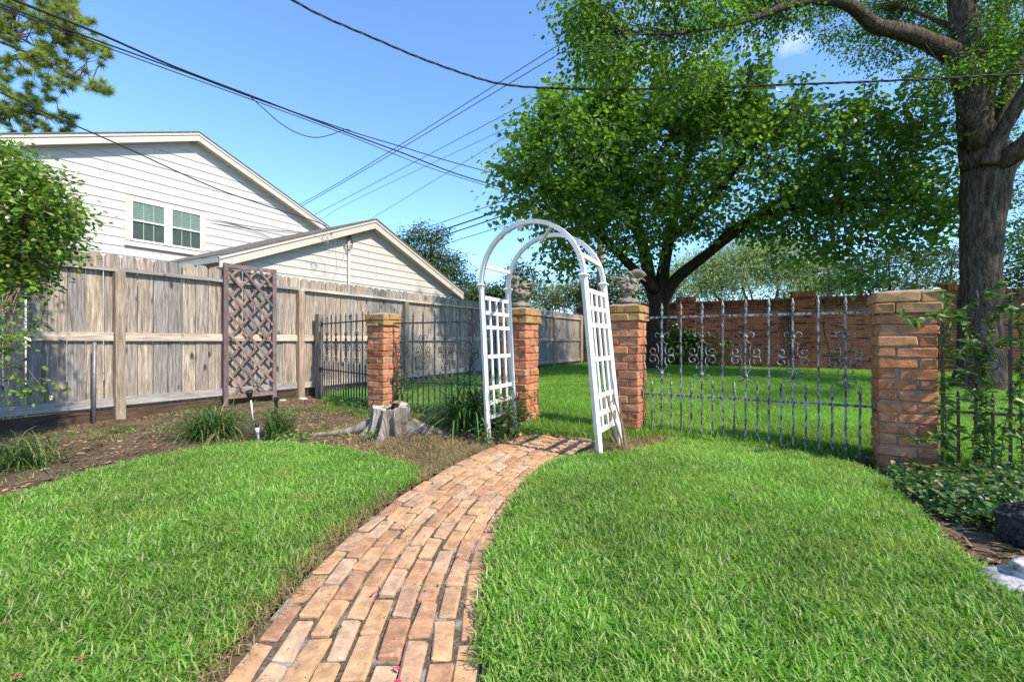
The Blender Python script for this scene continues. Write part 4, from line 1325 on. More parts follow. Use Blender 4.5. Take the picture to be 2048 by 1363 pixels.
# service mast with weatherhead and loose cables on the garage wall
mp = on_plane(698, 500, 9.6 + .2)
mast = thing('service_mast', 'grey electrical service mast with a drooping weatherhead on the garage wall', 'mast', (mp.x, mp.y, 0))
mtop = on_plane(698, 478, 9.6 + .2).z
MB().tube([(0, 0, .2), (0, 0, mtop)], .035, 8).build('pipe', MAT['siding'], mast, smooth=True)
MB().tube([(0, 0, mtop - .02), (.01, -.01, mtop + .10), (.05, -.05, mtop + .15), (.09, -.08, mtop + .08)], [.04, .055, .05, .035], 8).build('weatherhead', MAT['galv'], mast, smooth=True)
for i, (rx, rz) in enumerate(((.10, .30), (.07, .24), (.13, .20))):
    pts = [Vector((.07, -.06, mtop + .08)), Vector((.10 + rx * .2, -.09, mtop - rz * .6)), Vector((.05, -.08, mtop - rz)), Vector((-.08 - rx, -.10, mtop - rz * .7)), Vector((-.35 - rx, -.14, mtop - .02 + rx))]
    MB().tube([Vector(p) for p in cat_rom([tuple(p) for p in pts], 6)], .007, 5).build('cable', MAT['wire'], mast, smooth=True)
rc = on_plane(650, 476, 9.3)
m = MB()
for k in range(3):
    m.tube([rc + Vector((.5075 * math.cos(a) * (.055 + .02 * k), .8616 * math.cos(a) * (.055 + .02 * k), math.sin(a) * (.06 + .02 * k) - .02 * k)) for a in np.linspace(0, 2 * PI, 18)], .005, 4, caps=False)
m.tube([Vector(p) for p in cat_rom([tuple(on_plane(*q, 9.35)) for q in ((655, 466), (668, 480), (672, 510), (674, 540), (683, 522), (692, 500))], 6)], .006, 4)
m.tube([Vector(p) for p in cat_rom([tuple(on_plane(*q, 9.35)) for q in ((628, 470), (660, 487), (668, 500), (655, 505), (640, 495))], 6)], .005, 4)
tag(m.build('cable_coil', MAT['greywire'], None, smooth=True), 'small coil of loose grey cable hanging under the garage barge board', 'cable')

# ================================================================== TREES
def ball(n, shell=0.0):
    d = rng.normal(size=(n, 3)); d /= np.linalg.norm(d, axis=1)[:, None]
    r = rng.random(n) ** (1 / 3)
    if shell:
        r = shell + (1 - shell) * r
    return d * r[:, None]
def blob_points(blobs, n, shell=0.0):
    w = np.array([b[6] for b in blobs]); w = w / w.sum()
    pts = []
    for b, k in zip(blobs, np.maximum(1, (w * n).astype(int))):
        q = ball(k, shell)
        Y = b[2] + b[5] * q[:, 1]
        u = b[0] + b[3] * q[:, 0]; v = b[1] + b[4] * q[:, 2]
        # the ball is laid out in metres about its own centre distance
        x = (b[0] - CX) / F * b[2] + (u - b[0]) / F * b[2]
        z = CAMZ + (CY - b[1]) / F * b[2] - (v - b[1]) / F * b[2]
        pts.append(np.stack([x, Y, z], 1))
    return np.concatenate(pts)
def crown_mesh(name, clumps, per, spread, size, tmpl, mat, droop=.4, flat=.7, centre=None, vbias=0.0, vert=0.6):
    n = len(clumps) * per
    off = rng.normal(size=(n, 3)) * np.array([spread, spread, spread * vert])
    P = np.repeat(clumps, per, axis=0) + off
    out = off / (np.linalg.norm(off, axis=1)[:, None] + 1e-6)
    cl = np.repeat(rng.random(len(clumps)), per)
    v = np.clip(rng.random(n) * .65 + cl * .35 + vbias, 0, .999)
    V, Fq, vv = leafcloud(P, rng.uniform(size * .65, size * 1.2, n), tmpl, droop, out, flat, v)
    return npmesh(name, V, Fq, mat, vv)
def twigs_mesh(name, clumps, anchors, mat, r0=.02, r1=.004, every=1, n=4, sag=.15):
    m = MB(); A = np.array(anchors)
    for c in clumps[::every]:
        d = np.linalg.norm(A - c, axis=1); a = A[int(np.argmin(d + rng.random(len(A)) * .25))]
        L = np.linalg.norm(c - a)
        mid = (a + c) / 2 + np.array([rng.normal(0, .08), rng.normal(0, .08), sag * L * rng.uniform(-.3, 1)]) * min(1, L)
        q = (mid + c) / 2 + rng.normal(0, .03, 3)
        k = min(1.0, .4 + L / 4)
        m.tube([a, mid, q, c], [r0 * k, r0 * .6 * k, r0 * .35 * k, r1], n, caps=False)
    return m.mesh(name, mat, True)
def limb(m, pts, rad, n=10, per=5, wob=.12):
    """pts: (u,v,Y) pixels with distance; rad metres at each"""
    w = [tuple(W(*p)) for p in pts]
    c = cat_rom(w, per)
    rr = np.interp(np.linspace(0, 1, len(c)), np.linspace(0, 1, len(rad)), rad)
    m.tube([Vector(p) for p in c], [float(x) for x in rr], n, wob=wob)
    return c

# --- broad-leaved tree with a dense low crown (trunk by the back wall)
mulb = thing('broadleaf_tree', 'dense spreading tree with broad leaves whose dark trunk forks in front of the brick wall', 'tree', W(1306, 738, 16))
MO = Vector(mulb.location)
m = MB(); anch = []
anch.append(limb(m, [(1302, 752, 16), (1308, 700, 16), (1314, 640, 15.9), (1320, 590, 15.8)], [.56, .38, .32, .30], 14))
anch.append(limb(m, [(1318, 610, 15.8), (1300, 560, 15.5), (1288, 500, 14.8), (1262, 420, 13.8), (1230, 340, 12.6), (1200, 270, 11.8)], [.30, .24, .19, .14, .09, .04], 9))
anch.append(limb(m, [(1322, 600, 15.8), (1352, 558, 15.2), (1396, 522, 14.4), (1450, 480, 13.4), (1530, 420, 12.6), (1640, 370, 12.2), (1760, 350, 12)], [.28, .20, .17, .14, .11, .08, .03], 9))
anch.append(limb(m, [(1322, 595, 15.8), (1330, 520, 15.0), (1348, 430, 14), (1372, 330, 13), (1400, 220, 12.4)], [.26, .20, .15, .10, .04], 9))
anch.append(limb(m, [(1340, 480, 14.6), (1420, 400, 13.2), (1500, 300, 12.2), (1560, 220, 11.8)], [.14, .11, .08, .03], 8))
anch.append(limb(m, [(1310, 580, 15.4), (1250, 520, 14), (1170, 440, 12.4), (1090, 380, 11.4), (1030, 350, 11)], [.18, .13, .09, .05, .02], 8))
anch.append(limb(m, [(1420, 506, 14.0), (1470, 455, 13.2), (1560, 420, 12.6), (1700, 400, 11.9), (1830, 400, 11.6)], [.14, .10, .07, .03], 8))
MB_m = m
trunk_me = m.mesh('trunk', MAT['bark2'], True)
anchors = np.concatenate(anch)
obj('trunk', trunk_me, mulb, -MO)
mb_blobs = [
    (1430, 355, 12.5, 330, 115, 3.0, 1.45), (1160, 330, 11.2, 150, 110, 2.0, .62), (1215, 420, 12.2, 165, 85, 2.4, .62), (1085, 395, 10.8, 85, 75, 1.2, .22),
    (1690, 375, 12.2, 210, 105, 2.6, .9), (1460, 285, 12, 260, 75, 2.4, .36), (1240, 235, 11.4, 150, 75, 1.8, .30), (1090, 260, 11, 65, 60, 1.0, .13),
    (1660, 470, 11.5, 90, 45, 1.4, .18), (1830, 420, 11.6, 75, 65, 1.6, .22), (1715, 545, 11.3, 34, 30, .8, .05), (1430, 445, 13.2, 150, 35, 1.8, .22), (1270, 500, 14, 60, 40, 1.4, .10), (1590, 515, 12.5, 60, 22, 1.0, .04),
    (1140, 515, 11.5, 55, 40, .9, .10), (1795, 505, 11.3, 50, 35, .9, .07), (1800, 330, 12.3, 100, 50, 1.8, .10), (1030, 335, 10.9, 40, 45, .8, .06)]
clumps = blob_points(mb_blobs, 800)
# upright shoots on top, each with leaves all along
shoots = []
shoot_tips = []
for i in range(100):
    u = rng.uniform(1070, 1890) if rng.random() < .45 else rng.uniform(1080, 1520); vb = rng.uniform(230, 300); vt = vb - rng.uniform(40, 170) * (1 if 1130 < u < 1520 else .6)
    Y = rng.uniform(10.6, 12.6)
    a = np.array(W(u, vb, Y)); b = np.array(W(u + rng.uniform(-30, 45), vt, Y - rng.uniform(0, .6)))
    for f in np.linspace(0.1, 1.0, int(6 + (vb - vt) / 16)):
        shoots.append(a + (b - a) * f)
    shoot_tips.append((a, b))
allc = np.concatenate([clumps, np.array(shoots)])
obj('crown', crown_mesh('crown', clumps, 48, .27, .125, LEAF6, MAT['mulberry'], .55, .55), mulb, -MO)
obj('shoot_leaves', crown_mesh('shoot_leaves', np.array(shoots), 9, .10, .135, LEAF6, MAT['mulberry'], .45, .6, vbias=.12), mulb, -MO)
tw = MB()
for a, b in shoot_tips:
    base = anchors[int(np.argmin(np.linalg.norm(anchors - a, axis=1)))]
    tw.tube([base, (base + a) / 2 + np.array([0, 0, -.1]), a, (a + b) / 2 + rng.normal(0, .04, 3), b], [.02, .014, .010, .007, .003], 4, caps=False)
V1 = twigs_mesh('twigs', clumps, anchors, MAT['bark2'], .022, .004, 2)
stuff(obj('twig_wood', V1, mulb, -MO))
stuff(obj('shoot_wood', tw.mesh('shoot_wood', MAT['twig'], True), mulb, -MO))

# --- big old tree on the right with rising limbs
big_t = thing('big_tree', 'big old tree with a thick furrowed trunk and rising limbs at the right edge', 'tree', W(1960, 777, 9.6))
BO = Vector(big_t.location)
m = MB(); an = []
an.append(limb(m, [(1962, 792, 9.6), (1961, 770, 9.6), (1961, 735, 9.6), (1960, 640, 9.6), (1961, 540, 9.6), (1964, 440, 9.6), (1974, 360, 9.6), (1978, 300, 9.6)], [.70, .50, .39, .345, .335, .355, .43, .42], 28, per=6, wob=.10))
an.append(limb(m, [(1966, 330, 9.55), (1950, 250, 9.5), (1941, 170, 9.45), (1932, 90, 9.4), (1924, 10, 9.3), (1915, -120, 9.2), (1900, -260, 9.0)], [.36, .28, .25, .24, .21, .16, .10], 16, per=6))
an.append(limb(m, [(1935, 165, 9.4), (1911, 116, 9.3), (1858, 84, 9.1), (1799, 63, 8.9), (1753, 53, 8.7), (1718, 25, 8.5), (1682, 3, 8.2), (1630, 1, 7.9), (1577, 10, 7.6), (1524, 30, 7.3), (1471, 46, 7.0), (1418, 56, 6.8), (1351, 67, 6.5), (1263, 69, 6.2)], [.24, .20, .16, .145, .13, .11, .095, .075, .062, .052, .040, .031, .022, .011], 10, per=4))
an.append(limb(m, [(1965, 260, 9.7), (1974, 185, 9.8), (1984, 108, 9.9), (2003, 37, 10), (2018, -30, 10.1), (2040, -160, 10.3)], [.17, .14, .13, .12, .11, .08], 10))
an.append(limb(m, [(1992, 300, 9.8), (2003, 235, 9.9), (2022, 160, 10.0), (2046, 92, 10.1), (2075, 0, 10.2), (2110, -150, 10.4)], [.18, .15, .14, .13, .11, .07], 12))
an.append(limb(m, [(1975, 330, 9.3), (1992, 286, 9.2), (2020, 238, 9.0), (2050, 186, 8.8), (2110, 90, 8.4), (2180, -40, 8)], [.17, .13, .12, .12, .10, .06], 12))
an.append(limb(m, [(1985, 385, 9.6), (2008, 338, 9.5), (2040, 300, 9.4), (2090, 250, 9.3), (2180, 180, 9.2), (2300, 80, 9.2)], [.28, .20, .18, .16, .13, .08], 14))
an.append(limb(m, [(1880, 92, 9.3), (1905, 60, 9.5), (1870, 40, 9.7), (1800, 10, 10)], [.05, .06, .045, .02], 7))
kn = MB()
kp = W(1942, 232, 9.14)
kn.tube([W(1950, 290, 9.4), W(1948, 260, 9.28), W(1942, 236, 9.10), W(1940, 228, 9.02)], [.22, .15, .125, .11], 14, wob=.15)
obj('cut_limb_stub', kn.mesh('cut_limb_stub', MAT['bark'], True), big_t, -BO)
ba_pts = np.concatenate(an)
bb = [
    (1300, 40, 6.9, 170, 60, 1.0, .44), (1200, 100, 6.4, 55, 60, .6, .15), (1450, 15, 7.7, 130, 45, 1.0, .28), (1600, -50, 8.3, 160, 60, 1.3, .36), (1720, 20, 10.6, 110, 35, 1.2, .18), (1820, 40, 10.8, 110, 65, 1.4, .46),
    (1920, 60, 10.8, 110, 90, 1.3, .40), (1900, 150, 8.6, 40, 30, .5, .05), (2010, 70, 9.2, 95, 120, 1.6, .62), (1850, 230, 10.2, 60, 50, 1.2, .09), (1990, 160, 10.9, 80, 80, 1.0, .18), (2060, 170, 10.6, 80, 130, 1.2, .35), (1790, 310, 10.8, 85, 50, 1.2, .12), (1380, 120, 6.8, 60, 60, .6, .10),
    (2075, 450, 9.8, 55, 120, 1.1, .28), (1160, 20, 6.3, 35, 30, .4, .06),
    (1560, -200, 8.8, 360, 120, 2.2, .5), (1900, -220, 10, 320, 150, 3.5, 1.1), (2250, 0, 10, 170, 250, 3, .8)]
bc = blob_points(bb, 1100)
# out-of-view leaf clumps and limbs added past the right edge to shade the trunk
def world_ball(c, r, n):
    return np.array(c) + ball(n) * np.array(r)
vb_ = None
over = [((13.6, 6.2, 7.6), (3.2, 2.6, 2.0), 150), ((12.0, 3.0, 8.6), (2.4, 2.0, 1.2), 70)]
bc = np.concatenate([bc] + [world_ball(*q) for q in over])
for q in ([(9.9, 9.3, 4.6), (11.6, 7.6, 6.2), (12.6, 5.0, 7.6), (12.0, 3.0, 8.4), (11.6, 2.0, 8.8)], [(12.2, 6.2, 7.0), (13.8, 6.4, 7.8), (15.4, 5.6, 8.4)]):
    cc = cat_rom(q, 6); m2 = MB(); m2.tube([Vector(p) for p in cc], [float(x) for x in np.linspace(.2, .03, len(cc))], 8, wob=.12)
    m.add(m2.v, m2.f); an.append(cc)
obj('trunk', m.mesh('trunk', MAT['bark'], True), big_t, -BO)
ba_pts = np.concatenate(an)
obj('crown', crown_mesh('crown', bc, 68, .18, .068, LEAF_NARROW * np.array([1.75, 1, 1]), MAT['bigleaf'], .55, .7), big_t, -BO)
stuff(obj('twig_wood', twigs_mesh('twig_wood', bc, ba_pts, MAT['bark'], .013, .003, 2), big_t, -BO))

# --- pine at upper left
pine = thing('pine_tree', 'pine branches with tufts of long needles above the house roof at upper left', 'tree', W(-170, 640, 19))
PO = Vector(pine.location)
m = MB(); pa = []
pa.append(limb(m, [(-175, 720, 19), (-170, 400, 19), (-165, 100, 19), (-160, -150, 19)], [.5, .42, .33, .22], 12))
pa.append(limb(m, [(-165, 160, 19), (-60, 135, 18.6), (30, 115, 18.2), (90, 95, 18), (140, 72, 17.8)], [.16, .12, .09, .07, .03], 8))
pa.append(limb(m, [(-165, 60, 19), (-60, 60, 18.5), (20, 68, 18), (70, 92, 17.7)], [.10, .08, .05, .02], 7))
pa.append(limb(m, [(-60, 60, 18.8), (20, 92, 18), (100, 125, 17.6), (170, 165, 17.4), (212, 182, 17.3)], [.06, .05, .035, .02, .01], 6))
pa.append(limb(m, [(-165, 250, 19), (-60, 235, 18.8), (40, 225, 18.4), (120, 232, 18.2)], [.12, .09, .06, .02], 7))
obj('trunk', m.mesh('trunk', MAT['pinebark'], True), pine, -PO)
pblobs = [(60, 40, 18, 95, 60, 1.4, .55), (150, 60, 17.8, 60, 45, 1.0, .30), (90, 130, 17.8, 75, 45, 1.1, .28), (185, 100, 17.6, 30, 30, .5, .10), (195, 175, 17.4, 22, 16, .3, .07), (130, 160, 17.6, 30, 18, .4, .08), (40, 180, 18.4, 50, 35, 1.0, .20), (50, 235, 18.4, 100, 32, 1.2, .50), (20, 15, 18.4, 60, 40, 1, .2), (-60, 100, 18.8, 80, 160, 1.5, .6), (120, 10, 18, 50, 25, .6, .12)]
tc = blob_points(pblobs, 430)
def needles(C, per, L, w):
    n = len(C) * per
    B = np.repeat(C, per, axis=0)
    d = rng.normal(size=(n, 3)); d[:, 2] = d[:, 2] * .8 + .25
    d /= np.linalg.norm(d, axis=1)[:, None]
    s = np.cross(d, rng.normal(size=(n, 3))); s /= np.linalg.norm(s, axis=1)[:, None]
    ln = L * rng.uniform(.75, 1.15, n)[:, None]
    V = np.stack([B - s * w, B + s * w, B + d * ln], 1).reshape(-1, 3)
    return V, np.arange(n * 3).reshape(-1, 3), np.clip(np.repeat(rng.random(len(C)), per) * .5 + rng.random(n) * .5, 0, .999)
V, Fq, vv = needles(tc, 130, .27, .012)
obj('needles', npmesh('needles', V, Fq, MAT['needle'], vv), pine, -PO)
stuff(obj('twig_wood', twigs_mesh('twig_wood', tc, np.concatenate(pa), MAT['pinebark'], .03, .008, 1), pine, -PO))

# --- trees and bushes beyond the walls
def far_tree(name, label, base, blobs, nclump, per, spread, size, mat, tmpl=LEAF_OVAL, trunk_r=.25, bark='bark2', group=None, vert=.7, shell=.25, split=0):
    b = W(*base); b.z = -.2
    t = thing(name, label, 'tree' if 'tree' in name else 'bush', b, 0, group)
    c = blob_points(blobs, nclump, shell)
    m = MB(); hub = []
    top = max(p[2] for p in c)
    for q in blobs:
        e = np.array(W(q[0], q[1], q[2])); s = np.array(b)
        k1 = s + (e - s) * .35; k1[0] = s[0] + (e[0] - s[0]) * .15; k1[1] = s[1] + (e[1] - s[1]) * .2
        k2 = s + (e - s) * .7 + rng.normal(0, .15, 3)
        cc = cat_rom([s, k1, k2, e], 5)
        rr = np.interp(np.linspace(0, 1, len(cc)), [0, .5, 1], [trunk_r, trunk_r * .45, trunk_r * .12])
        m.tube([Vector(p) for p in cc], [float(x) for x in rr], 7, wob=.1)
        hub.append(cc[len(cc) // 2:])
    obj('trunk', m.mesh('trunk', MAT[bark], True), t, -b)
    obj('crown', crown_mesh('crown', c, per, spread, size, tmpl, MAT[mat], .35, .7, vert=vert), t, -b)
    stuff(obj('twig_wood', twigs_mesh('twig_wood', c, np.concatenate(hub), MAT[bark], trunk_r * .16, .012, 2), t, -b))
    return t
far_tree('oak_tree', 'tall dark green tree rising behind the garage roof', (862, 640, 27), [(862, 468, 27, 38, 16, 1.2, .35), (815, 478, 27, 18, 14, .6, .12), (850, 505, 27, 50, 24, 1.3, .5), (885, 530, 27, 45, 28, 1.4, .5), (905, 560, 27, 55, 32, 1.6, .6), (940, 585, 27, 40, 22, 1.2, .3), (850, 560, 27.5, 60, 40, 1.2, .4)], 330, 34, .26, .15, 'oakleaf')
far_tree('loquat_tree', 'thin upright tree seen inside the arch of the arbor', (1040, 640, 25), [(1042, 552, 25, 26, 30, .8, .5), (1025, 580, 25, 30, 22, .8, .35), (1060, 575, 25, 24, 25, .8, .3)], 120, 22, .22, .17, 'oakleaf', trunk_r=.12)
far_tree('dark_bush', 'dark green bush beyond the end of the timber fence', (980, 640, 24), [(975, 590, 24, 45, 20, 1, .4), (1010, 596, 24, 35, 20, 1, .3), (940, 598, 24, 30, 16, 1, .25)], 130, 34, .22, .14, 'oakleaf', trunk_r=.10)
far_tree('yellow_bush', 'bright yellow green bush beyond the wall, framed by the arbor', (1110, 640, 24), [(1085, 592, 24, 45, 24, 1.2, .5), (1135, 588, 24, 45, 28, 1.2, .6), (1180, 596, 24, 40, 22, 1.2, .4), (1110, 612, 23.5, 70, 16, 1, .4)], 230, 40, .24, .13, 'yellowleaf', tmpl=LEAF_NARROW, trunk_r=.10)
far_tree('green_bush', 'mid green bush between the arbor and the forked tree', (1215, 650, 23), [(1190, 580, 23, 40, 34, 1.2, .4), (1240, 575, 23, 40, 45, 1.2, .4), (1275, 600, 22.5, 40, 30, 1, .3)], 170, 36, .24, .14, 'oakleaf', trunk_r=.12)
far_tree('silver_tree', 'wide silvery pale green tree behind the brick wall', (1530, 640, 27), [(1400, 545, 27, 60, 40, 1.8, .7), (1480, 530, 27, 75, 50, 2, 1.0), (1560, 520, 27, 70, 48, 2, .9), (1630, 545, 27, 62, 40, 1.8, .7), (1680, 570, 27, 40, 24, 1.4, .35), (1340, 575, 26.5, 50, 32, 1.5, .4), (1500, 580, 26.5, 160, 30, 1.5, .6)], 760, 50, .34, .17, 'silverleaf', tmpl=LEAF_NARROW)
far_tree('oak_tree', 'open crowned tree over the wall, left of two beside the big trunk', (1765, 650, 25), [(1720, 525, 25, 20, 22, .6, .2), (1775, 515, 25, 32, 30, 1, .5), (1745, 560, 25, 26, 20, .7, .25), (1790, 560, 25, 40, 26, 1, .4), (1712, 545, 25, 14, 12, .5, .08)], 170, 26, .22, .14, 'oakleaf', trunk_r=.18)
far_tree('oak_tree', 'open crowned tree over the wall, close against the big trunk', (1855, 650, 25.5), [(1835, 520, 25.5, 32, 24, .9, .4), (1885, 535, 25.5, 38, 35, 1, .5), (1850, 570, 25.5, 55, 18, 1.2, .5), (1905, 500, 25.5, 20, 20, .6, .15)], 190, 26, .22, .14, 'oakleaf', trunk_r=.18)
far_tree('oak_tree', 'dark tree showing past the right side of the big trunk', (2060, 650, 24), [(2040, 520, 24, 35, 55, 1.2, .5), (2050, 590, 24, 45, 35, 1.2, .5), (2110, 500, 24, 60, 80, 1.5, .6)], 190, 34, .26, .15, 'oakleaf', trunk_r=.22)

# --- ivy on the back wall
ivp = WC + Vector((.8616, -.5075, 0)) * 3.9
iv = thing('wall_ivy', 'patch of dark ivy climbing the brick wall behind the iron panel', 'ivy', ivp, ROT_G)
n = 2600
x = rng.normal(.1, .85, n); z = np.abs(rng.normal(.75, .55, n)); kk = (z < 1.75 - .35 * np.abs(x)) & (np.abs(x) < 2.1)
P = np.stack([x[kk], -.05 - np.abs(rng.normal(0, .07, kk.sum())), z[kk]], 1)
o2 = np.tile(np.array([[0, -.8, -.2]]), (len(P), 1))
V, Fq, vv = leafcloud(P, rng.uniform(.07, .13, len(P)), LEAF6, .5, o2, .9)
obj('foliage', npmesh('foliage', V, Fq, MAT['ivy'], vv), iv)
m = MB()
for i in range(9):
    x0 = rng.uniform(-.8, .9); pts = [Vector((x0 + .2 * math.sin(q * 3 + i), -.04, q * rng.uniform(.9, 1.1))) for q in np.linspace(-.05, 1.3, 6)]
    m.tube(pts, [.012] * 3 + [.008, .006, .003], 4)
obj('stem', m.mesh('stem', MAT['bark2'], True), iv)

# --- shrub at the left edge
sh_b = Vector((-5.45, 4.35, 0))
shrub = thing('camellia_shrub', 'leafy sunlit shrub leaning in from the left edge before the timber fence', 'shrub', sh_b)
sb = [(30, 410, 4.1, 80, 80, .45, 1.0), (95, 430, 4.0, 38, 62, .3, .32), (5, 335, 4.2, 55, 38, .4, .26), (85, 360, 4.1, 26, 28, .25, .10), (35, 500, 4.1, 85, 42, .4, .45), (105, 490, 4.0, 22, 32, .25, .10), (5, 545, 4.0, 60, 40, .35, .16), (45, 565, 4.0, 35, 16, .25, .06), (-60, 420, 4.2, 90, 160, .6, .9), (5, 640, 3.7, 28, 30, .25, .04), (45, 775, 3.8, 28, 12, .2, .028), (5, 690, 3.6, 25, 30, .2, .045)]
sc_ = blob_points(sb, 620)
m = MB(); sa = []
stem0 = np.array(sh_b)
for k in range(9):
    q = sb[k if k < 9 else 0]; e = np.array(W(q[0], q[1], q[2]))
    s0 = stem0 + np.array([rng.normal(0, .06), rng.normal(0, .06), 0])
    cc = cat_rom([s0, s0 + (e - s0) * np.array([.1, .1, .35]), s0 + (e - s0) * np.array([.45, .45, .7]), e], 6)
    m.tube([Vector(p) for p in cc], [float(x) for x in np.linspace(.035, .006, len(cc))], 6); sa.append(cc[6:])
obj('stem', m.mesh('stem', MAT['twig'], True), shrub, -sh_b)
obj('foliage', crown_mesh('foliage', sc_, 21, .07, .052, LEAF_OVAL * np.array([1.15, 1, 1]), MAT['camellia'], .2, .55, vert=.8), shrub, -sh_b)
stuff(obj('twig_wood', twigs_mesh('twig_wood', sc_, np.concatenate(sa), MAT['twig'], .010, .002, 1), shrub, -sh_b))

# --- strap-leaved clumps
def liriope(pos, n, L, wd, label, lean=.55, droop=1.1, rad=.05, name='liriope_plant', group=None, vmax=1.0, segs=5):
    base = rng.normal(0, rad, (n, 3)); base[:, 2] = -.01
    V, Fq, v = blades(n, base, rng.uniform(L * .55, L * 1.1, n), rng.uniform(wd * .7, wd * 1.2, n), np.abs(rng.normal(0, lean, n)), segs, droop, face_v=rng.random(n) * vmax)
    o = obj(name, npmesh('strap_leaves', V, Fq, MAT['liriope'], v), None, pos)
    return tag(o, label, 'plant', group)
LG = 'strap-leaved clumps in the soil bed'
p = G(425, 872); p.z = gz(p.x, p.y); liriope(p, 420, .66, .013, 'largest grassy strap-leaved clump under the lattice trellis', group=LG, rad=.10)
p = G(556, 872); p.z = gz(p.x, p.y); liriope(p, 220, .52, .012, 'smaller grassy strap-leaved clump to the right of the trellis foot', group=LG, rad=.06, lean=.4, droop=.9)
p = G(45, 930); p.z = gz(p.x, p.y); liriope(p, 230, .46, .011, 'low pale strap-leaved clump at the left edge before the fence', group=LG, rad=.09)
p = G(945, 856); p.z = gz(p.x, p.y); liriope(p, 300, 1.0, .022, 'tall arching strap-leaved plant behind the left arbor leg', group=LG, rad=.12, lean=.42, droop=1.0, vmax=.9, segs=6)

# --- low leafy plants
def leafy(name, label, cat, pos, n, spread, h, size, mat, tmpl=LEAF_OVAL, group=None, stems=8):
    t = thing(name, label, cat, pos, 0, group)
    P = np.stack([rng.normal(0, spread, n), rng.normal(0, spread, n), np.abs(rng.normal(h * .5, h * .35, n))], 1)
    V, Fq, vv = leafcloud(P, rng.uniform(size * .6, size * 1.2, n), tmpl, .1, None, .5)
    obj('foliage', npmesh('foliage', V, Fq, MAT[mat], vv), t)
    m = MB()
    for i in range(stems):
        a = rng.uniform(0, 2 * PI); m.tube([Vector((0, 0, -.03)), Vector((math.cos(a) * spread * .4, math.sin(a) * spread * .4, h * .5)), Vector((math.cos(a) * spread, math.sin(a) * spread, h * rng.uniform(.7, 1.1)))], [.004, .003, .002], 4)
    obj('stem', m.mesh('stem', MAT['vinestem'], True), t)
    return t
def gp(u, v):
    p = G(u, v); p.z = gz(p.x, p.y); return p
leafy('leafy_creeper', 'green creeper growing up the left arbor leg by the path', 'plant', gp(1015, 872), 420, .15, .42, .055, 'vine', stems=14)
leafy('leafy_weed', 'small green weed at the foot of the front left arbor leg', 'plant', gp(966, 884), 90, .06, .14, .045, 'vine')
leafy('leafy_weed', 'light green weed by the smaller strap-leaved clump', 'plant', gp(578, 882), 130, .11, .07, .05, 'vine')
leafy('leafy_weed', 'light green weed under the tall arching plant', 'plant', gp(925, 848), 170, .16, .12, .06, 'vine')
leafy('leafy_weed', 'dark green weed at the front root of the tree stump', 'plant', gp(742, 880), 110, .05, .10, .035, 'ivy')
leafy('leafy_sapling', 'bright leaved sapling beside the pillar behind the stump', 'plant', gp(805, 822), 110, .07, .62, .075, 'vine', LEAF_NARROW, stems=5)

# ================================================================== VINE ON THE RIGHT IRON PANEL AND GROUND COVER
vb = edge(C4, .375, 1) + AX * .28; vb.z = gz(vb.x, vb.y)
vn = thing('jasmine_vine', 'leafy jasmine vine climbing the shade-darkened iron panel right of the large pillar', 'vine', vb)
m = MB(); LP = []; LO = []
def vine_run(pts, leaf_gap=.020, r=.0045, stop=1.0):
    w = [np.array(p) for p in pts]
    c = cat_rom(w, 10)
    m.tube([Vector(p) for p in c], [float(x) for x in np.linspace(r, r * .4, len(c))], 4, caps=False)
    s = np.concatenate([[0], np.cumsum(np.linalg.norm(np.diff(c, axis=0), axis=1))])
    for d in np.arange(.03, s[-1], leaf_gap):
        q = np.array([np.interp(d, s, c[:, k]) for k in range(3)])
        for sg in (-1, 1):
            LP.append(q); az = rng.uniform(0, 2 * PI)
            LO.append((math.cos(az) * .9, math.sin(az) * .6 - .3, rng.uniform(-.35, .25)))
for run in (
    [(1958, 930, 3.45), (1960, 840, 3.42), (1955, 760, 3.40), (1950, 690, 3.40), (1920, 640, 3.40), (1895, 610, 3.38), (1884, 575, 3.36)],
    [(1966, 930, 3.42), (1972, 800, 3.40), (1968, 700, 3.38), (1985, 640, 3.36), (2010, 600, 3.30), (2060, 575, 3.2)],
    [(1950, 700, 3.38), (1942, 680, 3.36), (1930, 690, 3.34), (1915, 712, 3.32), (1905, 722, 3.32)],
    [(1905, 640, 3.38), (1880, 628, 3.34), (1850, 636, 3.30), (1828, 640, 3.28), (1800, 634, 3.26)],
    [(1955, 760, 3.38), (1970, 720, 3.34), (1990, 690, 3.3), (2020, 680, 3.3)],
    [(1895, 930, 3.55), (1890, 800, 3.5), (1888, 700, 3.48), (1900, 650, 3.45), (1930, 620, 3.4), (1975, 590, 3.35), (1995, 560, 3.3)],
    [(2045, 930, 3.3), (2040, 800, 3.25), (2042, 700, 3.2), (2036, 640, 3.2), (2060, 600, 3.1)],
    [(2000, 930, 3.3), (2010, 850, 3.25), (2030, 780, 3.2), (2046, 720, 3.2)],
    [(1985, 620, 3.34), (2005, 612, 3.3), (2030, 625, 3.28), (2060, 630, 3.25)],
    [(1960, 860, 3.4), (1985, 850, 3.35), (2020, 858, 3.3), (2060, 850, 3.25)],
    [(1900, 900, 3.5), (1870, 870, 3.4), (1850, 880, 3.3), (1820, 872, 3.3)],
    [(1960, 800, 3.4), (1940, 780, 3.36), (1918, 800, 3.36), (1900, 830, 3.4)],
    [(1955, 740, 3.38), (1930, 740, 3.36), (1908, 760, 3.4)],
    [(1960, 900, 3.4), (1930, 860, 3.36), (1905, 858, 3.38), (1885, 880, 3.4)]):
    vine_run([tuple(W(*q)) for q in run])
P = np.array(LP) - np.array(vb); O = np.array(LO)
V, Fq, vv = leafcloud(P, rng.uniform(.045, .085, len(P)), LEAF_NARROW * np.array([1.2, 1, 1]), .15, O, .6)
